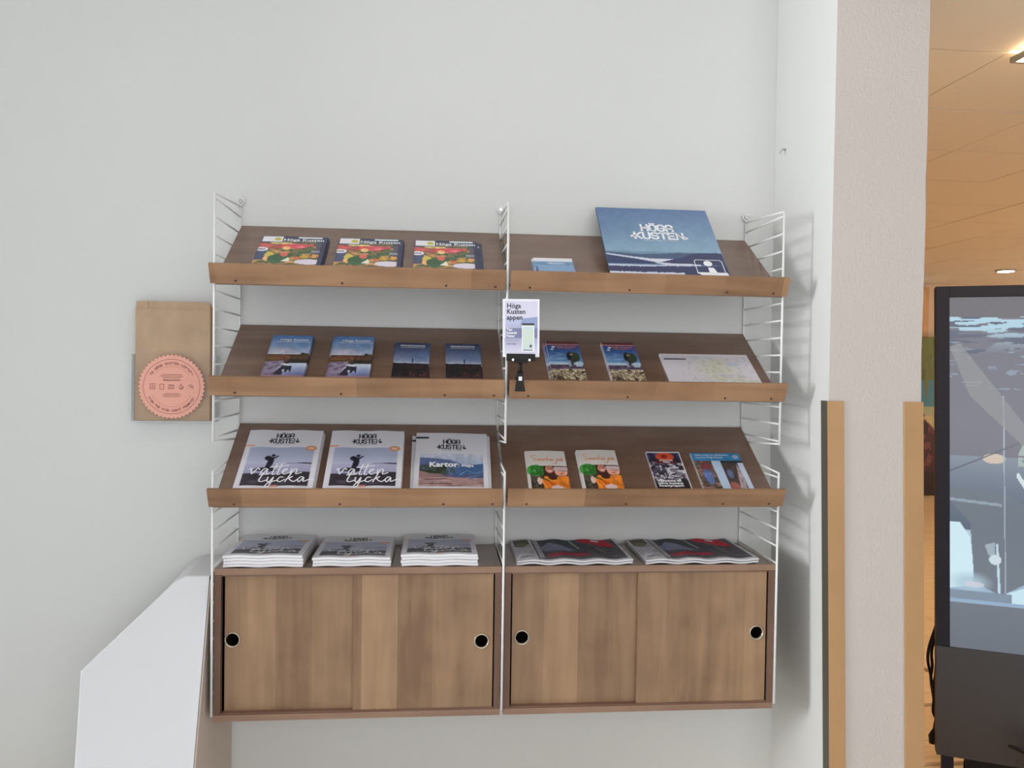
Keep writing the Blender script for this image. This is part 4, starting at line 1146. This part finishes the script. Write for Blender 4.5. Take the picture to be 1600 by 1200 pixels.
# ------------------------------------------------------------------ acrylic pocket with paper bags and the round pledge card
pk_ = empty('wall_pocket', (-.185, 0, -.178), 'clear acrylic wall pocket left of the shelves, holding brown paper bags', 'holder')
x0, x1 = -.118, .126
MB().box((x0, -.054, 0), (x1, -.0515, .211)).build('front_panel', M['clear'], pk_)
MB().box((x0, -.004, 0), (x1, -.0015, .24)).build('back_panel', M['clear'], pk_)
MB().box((x0, -.0514, 0), (x0 + .002, -.0041, .20)).build('side_panel', M['clear_edge'], pk_)
MB().box((x1 - .002, -.0514, 0), (x1, -.0041, .20)).build('side_panel', M['clear_edge'], pk_)
MB().box((x0 + .0021, -.0514, 0), (x1 - .0021, -.0041, .002)).build('base', M['clear_edge'], pk_)
def bag(k, x, wd, ht, y, z):
    b = empty('paper_bag', (x, y, z))
    n = 14
    top = [(wd * i / n, ht) for i in range(n + 1)]
    pts = [(0, 0), (wd, 0)] + [(wd * (1 - i / n), ht - (.024 if k == 3 else .0135) + (.0012 if i % 2 else 0)) for i in range(n + 1)]
    MB().prism(pts, 'y', -.0026, 0).build('front_sheet', M['kraft'], b)
    MB().box((0.001, .0002, 0), (wd - .001, .0016, ht)).build('back_sheet', M['kraft'], b)
    MB().box((wd + .0002, -.0016, 0.001), (wd + .0042, .0014, ht - .012)).build('side_fold', M['kraft2'], b)
    if k == 3:
        MB().box((.036, -.0004, ht - .0235), (.0370, .0001, ht - .0005)).build('seam', M['kraft2'], b)
    return b
bags = [(0, -.2985, .2135, .351, -.0085, -.1755), (1, -.299, .2175, .352, -.0165, -.1755), (2, -.298, .220, .351, -.0245, -.1755), (3, -.2955, .2155, .3555, -.0325, -.1755)]
for args in bags:
    b = bag(*args)
    tag(b, ['rearmost brown paper bag in the clear wall pocket', 'brown paper bag in the pocket, second from the wall', 'brown paper bag in the pocket, just behind the front bag', 'front brown paper bag behind the round pink card'][args[0]], 'paper bag', 'brown paper bags in the wall pocket')
seal = empty('pledge_card', (-.187, -.0445, -.0735), 'round salmon pink pledge card with scalloped edge, in front of the bags', 'card')
pts = []
NS = 48
for k in range(NS * 4):
    a = 2 * PI * k / (NS * 4)
    r = .0940 + .0030 * math.cos(NS * a)
    pts.append((r * math.cos(a), r * math.sin(a)))
MB().prism(pts, 'y', -.0016, 0).build('scalloped_disc', M['seal'], seal)
mb = Flat()
circ = lambda r, a0=0, a1=2 * PI, n=72: [(r * math.cos(a0 + (a1 - a0) * k / n), r * math.sin(a0 + (a1 - a0) * k / n)) for k in range(n + 1)]
mb.ribbon(circ(.0815), .0011)
mb.ribbon(circ(.0605, .62, PI - .62), .0005).ribbon(circ(.0605, PI + .45, 2 * PI - .45), .0005)
def arc(s, r, mid, size, inward):
    step = 0.655 * size / r
    n_ = len(s)
    for i, ch in enumerate(s):
        if inward: a = mid + (i - (n_ - 1) / 2) * step; rot = a + PI / 2
        else: a = mid - (i - (n_ - 1) / 2) * step; rot = a - PI / 2
        mb.text(ch, size, r * math.cos(a), r * math.sin(a), 0, 0, 'CENTER', bold=.03, rot=rot)
arc('TA HÖGA KUSTEN-LÖFTET!', .0665, PI / 2, .0098, False)
arc('SIGN THE HIGH COAST PROMISE!', .0745, -PI / 2, .0092, True)
mb.text('#högakustenlöftet', .0068, 0, .0175, 0, 0, 'CENTER', bold=.02)
for y, wdt in ((.036, .056), (.031, .066), (.026, .052)):
    mb.ribbon([(-wdt / 2, y), (wdt / 2, y)], .0013)
for y, wdt in ((-.021, .042), (-.0255, .053), (-.0300, .046)):
    mb.ribbon([(-wdt / 2, y), (wdt / 2, y)], .0012)
def icon(x, sts):
    for st in sts: mb.ribbon([(x + p[0] * .0078, p[1] * .0078) for p in st], .0012)
sq = [(-.9, -1), (.9, -1), (.9, 1), (-.9, 1), (-.9, -1)]
icon(-.055, [sq, [(-.9, -.5), (.9, -.5)], [(-.3, .3), (0, 0), (.3, .3), (0, .5), (-.3, .3)]])
icon(-.0285, [[(-.7, -1), (.7, -1), (.7, .5), (.9, .8), (.4, .9), (0, 1), (-.4, .9), (-.9, .4), (-.6, .2), (-.7, -1)]])
icon(-.0015, [[(-1, -.8), (1, -.8), (1, .7), (-1, .7), (-1, -.8)], [(.5 * math.cos(t), .5 * math.sin(t) - .05) for t in [2 * PI * k / 12 for k in range(13)]]])
icon(.0275, [[(0, -1), (.8, -.6), (.8, 0), (.2, .5), (-.1, 1), (-.5, .4), (-.8, -.2), (-.6, -.8), (0, -1)], [(0, -1), (-.2, -.4), (.2, 0), (.4, -.5), (0, -1)]])
icon(.0550, [[(-1, .5), (-.2, .6), (.2, 1)], [(-.4, .1), (.3, .2), (.9, .6)], [(0, -.4), (.5, .1), (1, -.1), (.8, -.8)]])
lo = mb.build('lettering', [M['inkred']], seal)
lo.matrix_local = Matrix(((1, 0, 0, 0), (0, 0, -1, -.0020), (0, 1, 0, 0), (0, 0, 0, 1)))

# ------------------------------------------------------------------ white faceted stand
st_ = empty('faceted_stand', (-.19, -.2, FZ), 'white faceted stand with a cut-off corner, left of the wall cabinets', 'stand')
yf = lambda z: -.249 + (z + .589) * (.141 / .457)       # slanted front plane
xr = -.020
out = [(xr, -.589), (-.084, -.589), (-.116, -.608), (-.332, -.822), (-.318, -1.047), (-.298, FZ + .002), (xr, FZ + .002)]
mb = MB()
n = len(out)
vs = [(x + .19, yf(z) + .2, z - FZ) for x, z in out] + [(x + .19 - (0.022 if x < -.1 and x > -.12 else 0.021 if -.09 < x < -.08 else 0), -.006 + .2, z - FZ) for x, z in out]
fs = [tuple(range(n))] + [(k, (k + 1) % n, n + (k + 1) % n, n + k) for k in range(n - 2)] + [(n - 1, 0, n, 2 * n - 1)]
fs = [tuple(range(n)), tuple(range(2 * n - 1, n - 1, -1))] + [(k, (k + 1) % n, n + (k + 1) % n, n + k) for k in range(n) if k != n - 1]
mb.add(vs, fs).build('white_body', M['white_laminate'], st_, bevel=.004)
yq = lambda z: yf(z) + .2
sd = MB().prism([(yq(-.6) + .004, -.6 - FZ), (.192, -.6 - FZ), (.192, .003), (yq(FZ) + .004, .003)], 'x', .1703, .1745)
sd.build('side_panel', M['side_shade'], st_)  # right side of the stand, its shade put into the panel colour

# ------------------------------------------------------------------ screen kiosk in the passage
K = Vector((2.435, .32, .322))
kd = Vector((.898, -.4396, 0)).normalized()
ang = math.atan2(kd.y, kd.x)
ks = empty('screen_kiosk', (K.x, K.y, FZ), 'tall black screen kiosk standing in the passage right of the column', 'kiosk', rot=(0, 0, ang))
HT = K.z - FZ
def kpt(x, y, z): return (x + (HT - z) * .024, y, z)
def kbox(mb, a, b): 
    m_ = MB().box(a, b); m_.v = [kpt(*p) for p in m_.v]
    mb.add(m_.v, m_.f); return mb
kw = .76
zs0, zs1 = .487, HT - .042
kbox(MB(), (0, .012, .075), (kw, .055, HT)).build('housing', M['kiosk'], ks, bevel=.006)
kbox(kbox(kbox(MB(), (.0005, 0, zs0 - .0), (.046, .0118, HT - .001)), (kw - .046, 0, zs0), (kw - .0005, .0118, HT - .001)), (.0462, 0, HT - .041), (kw - .0462, .0118, HT - .001)).build('bezel', M['kiosk'], ks, bevel=.001)
kbox(MB(), (.0005, .0, .078), (kw - .0005, .0118, zs0 - .001)).build('lower_panel', M['kglass'], ks, bevel=.001)
kbox(MB(), (.10, .02, .004), (kw - .10, .05, .0745)).build('plinth', M['black'], ks)
kbox(MB(), (.02, .02, .0), (.06, .05, .0745)).build('leg', M['kiosk'], ks)
A = Art(300, 480, (108, 108, 122))  # screen picture with window reflections on the glass painted in
A.grad(.0, .13, (104, 112, 124), (112, 120, 132)); A.grad(.13, .34, (150, 178, 206), (186, 206, 226)); A.grad(.34, .55, (92, 106, 124), (122, 134, 150)); A.grad(.55, .93, (104, 104, 118), (92, 94, 108)); A.rect(0, .94, 1, 1, (84, 80, 88))
band = (A.v > .84) & (A.v < .945)
A.put(band * (A.noise(7, 90, 3) > .48) * np.clip((A.v - .84) * 14, 0, 1), (168, 206, 224)); A.put(band * (A.noise(9, 110, 4) > .58) * 1.0, (60, 72, 100))
A.put((A.v > .74) * (A.v < .86) * (A.noise(10, 100, 6) > .66) * .8, (132, 150, 170))
A.put((A.v > .50) * (A.v < .80) * (A.u > .33 - .0 + (A.v - .5) * .0) * (A.u > .30 + (A.v - .52) * .75) * (A.v < .78) * (A.noise(14, 60, 5) > .42) * .9, (166, 182, 178)); A.put((A.v > .50) * (A.v < .76) * (A.u > .36 + (A.v - .52) * .75) * (A.noise(20, 80, 8) > .52) * .8, (130, 140, 118))
A.ell(.215, .545, .055, .014, (206, 190, 170))
A.poly([(0, .17), (0, .36), (.05, .36), (.10, .32), (.12, .22), (.10, .18)], (214, 242, 252)); A.poly([(.12, .19), (.1, .36), (.0, .42), (0, .46), (.3, .44), (.4, .4), (.43, .22), (.25, .16)], (112, 122, 134)); A.poly([(.4, .38), (.42, .22), (1, .36), (1, .46)], (160, 196, 212)); A.poly([(.38, .37), (.42, .26), (.55, .28), (.6, .36)], (216, 246, 252)); A.poly([(.24, .16), (.6, .24), (1, .38), (1, .14), (.24, .14)], (206, 236, 250)); A.ell(.1, .19, .12, .035, (176, 206, 222), .8, .6)
A.line(.24, .17, .23, .30, .006, (196, 224, 240)); A.line(.27, .17, .26, .72, .003, (160, 176, 190)); A.poly([(.17, .30), (.22, .31), (.22, .27), (.19, .27)], (166, 180, 192)); A.ell(.22, .26, .03, .014, (210, 226, 236)); A.rect(0, .14, .3, .165, (130, 148, 168)); A.ell(.12, .185, .05, .008, (214, 214, 226), .8)
A.poly([(0, .86), (.05, .87), (.42, .60), (.36, .58), (.1, .72)], (136, 138, 140), .7); A.line(.33, .5, .44, .4, .008, (214, 230, 232))
A.line(.0, .505, .33, .59, .002, (80, 82, 96)); A.line(0, .425, .25, .415, .004, (150, 166, 180))
sw, shh = kw - .0926, zs1 - zs0
so = print_mesh('display', A, sw, shh, M['screen'], ks)
so.data.transform(Matrix(((1, 0, 0, .0463), (0, 0, -1, .006), (0, 1, 0, zs0), (0, 0, 0, 1))))
so.data.transform(Matrix(((1, 0, -.024, HT * .024), (0, 1, 0, 0), (0, 0, 1, 0), (0, 0, 0, 1))))
# power cables
cab = empty('power_cable', (2.50, .40, FZ), 'looped black power cable hanging beside the black kiosk', 'cable')
cz = lambda z: z - FZ
loopA = [(.040, 0, cz(-.90)), (.022, 0, cz(-.97)), (-.002, 0, cz(-1.045)), (-.008, 0, cz(-1.10)), (.006, .004, cz(-1.155)), (.018, .004, cz(-1.22)), (.026, 0, cz(-1.28))]
loopB = [(.040, .006, cz(-.90)), (.026, .006, cz(-1.0)), (.012, .008, cz(-1.07)), (.016, .008, cz(-1.13)), (.012, .008, cz(-1.18)), (.024, .004, cz(-1.26))]
loopC = [(.042, -.006, cz(-.90)), (.034, -.006, cz(-1.02)), (.024, -.006, cz(-1.09)), (.022, -.004, cz(-1.16)), (.016, -.004, cz(-1.20)), (.018, -.004, cz(-1.26)), (.016, -.004, cz(-1.30)), (.030, -.004, cz(-1.33))]
def soften(p, n=5):
    p = [Vector(q) for q in p]; out = []
    for i in range(len(p) - 1):
        a, b, c_, d = p[max(i - 1, 0)], p[i], p[i + 1], p[min(i + 2, len(p) - 1)]
        for k in range(n):
            t = k / n
            out.append(0.5 * ((2 * b) + (c_ - a) * t + (2 * a - 5 * b + 4 * c_ - d) * t * t + (3 * b - a - 3 * c_ + d) * t ** 3))
    return out + [p[-1]]
for lp in (soften(loopA), soften(loopB), soften(loopC)):
    MB().tube(lp, .0056, 8).build('cord', M['black'], cab, smooth=True)
MB().tube([(.026, 0, cz(-1.28)), (.03, 0, cz(-1.33)), (.026, 0, cz(-1.37)), (.018, -.002, cz(-1.395)), (.018, -.002, cz(-1.425))], [.0042, .0042, .006, .015, .012], 10).build('plug', M['black'], cab, smooth=True)
MB().tube([(.04, .02, cz(-1.36)), (.06, .03, .05), (.10, .05, .012), (.2, .1, .006)], .005, 8).build('cord', M['black'], cab, smooth=True)
c2 = empty('floor_cable', (2.62, .30, FZ), 'black cable ends under the lower edge of the kiosk', 'cable')
MB().tube([(-.03, .0, .085), (-.035, .0, .05), (-.045, -.01, .008), (-.07, .02, .006)], .004, 8).build('cord', M['black'], c2, smooth=True)
MB().tube([(.012, .0, .09), (.02, 0, .055), (.022, 0, .02), (.03, .02, .007), (.1, .06, .006)], [.004, .007, .006, .004, .004], 8).build('cord', M['black'], c2, smooth=True)
# dark rods at the lower right edge
fs_ = empty('folded_tripod', (2.80, .02, FZ), 'black tapered tripod tips poking in at the lower right, before the kiosk', 'tripod')
MB().tube([(0, 0, .004), (0, 0, .24)], .016, 10).build('post', M['black'], fs_, smooth=True)
MB().tube([(0, 0, .13), (-.10, .07, .168), (-.185, .09, .196)], [.02, .013, .004], 10).build('leg', M['black'], fs_, smooth=True)
MB().tube([(0, 0, .09), (-.07, .05, .112), (-.13, .075, .122)], [.02, .016, .009], 10).build('leg', mat('dark_blue_plastic', rgb(28, 34, 42), .4), fs_, smooth=True)

# ------------------------------------------------------------------ lift everything to the floor's level
for o in SC.objects:
    if o.parent is None:
        o.location.z += Z0
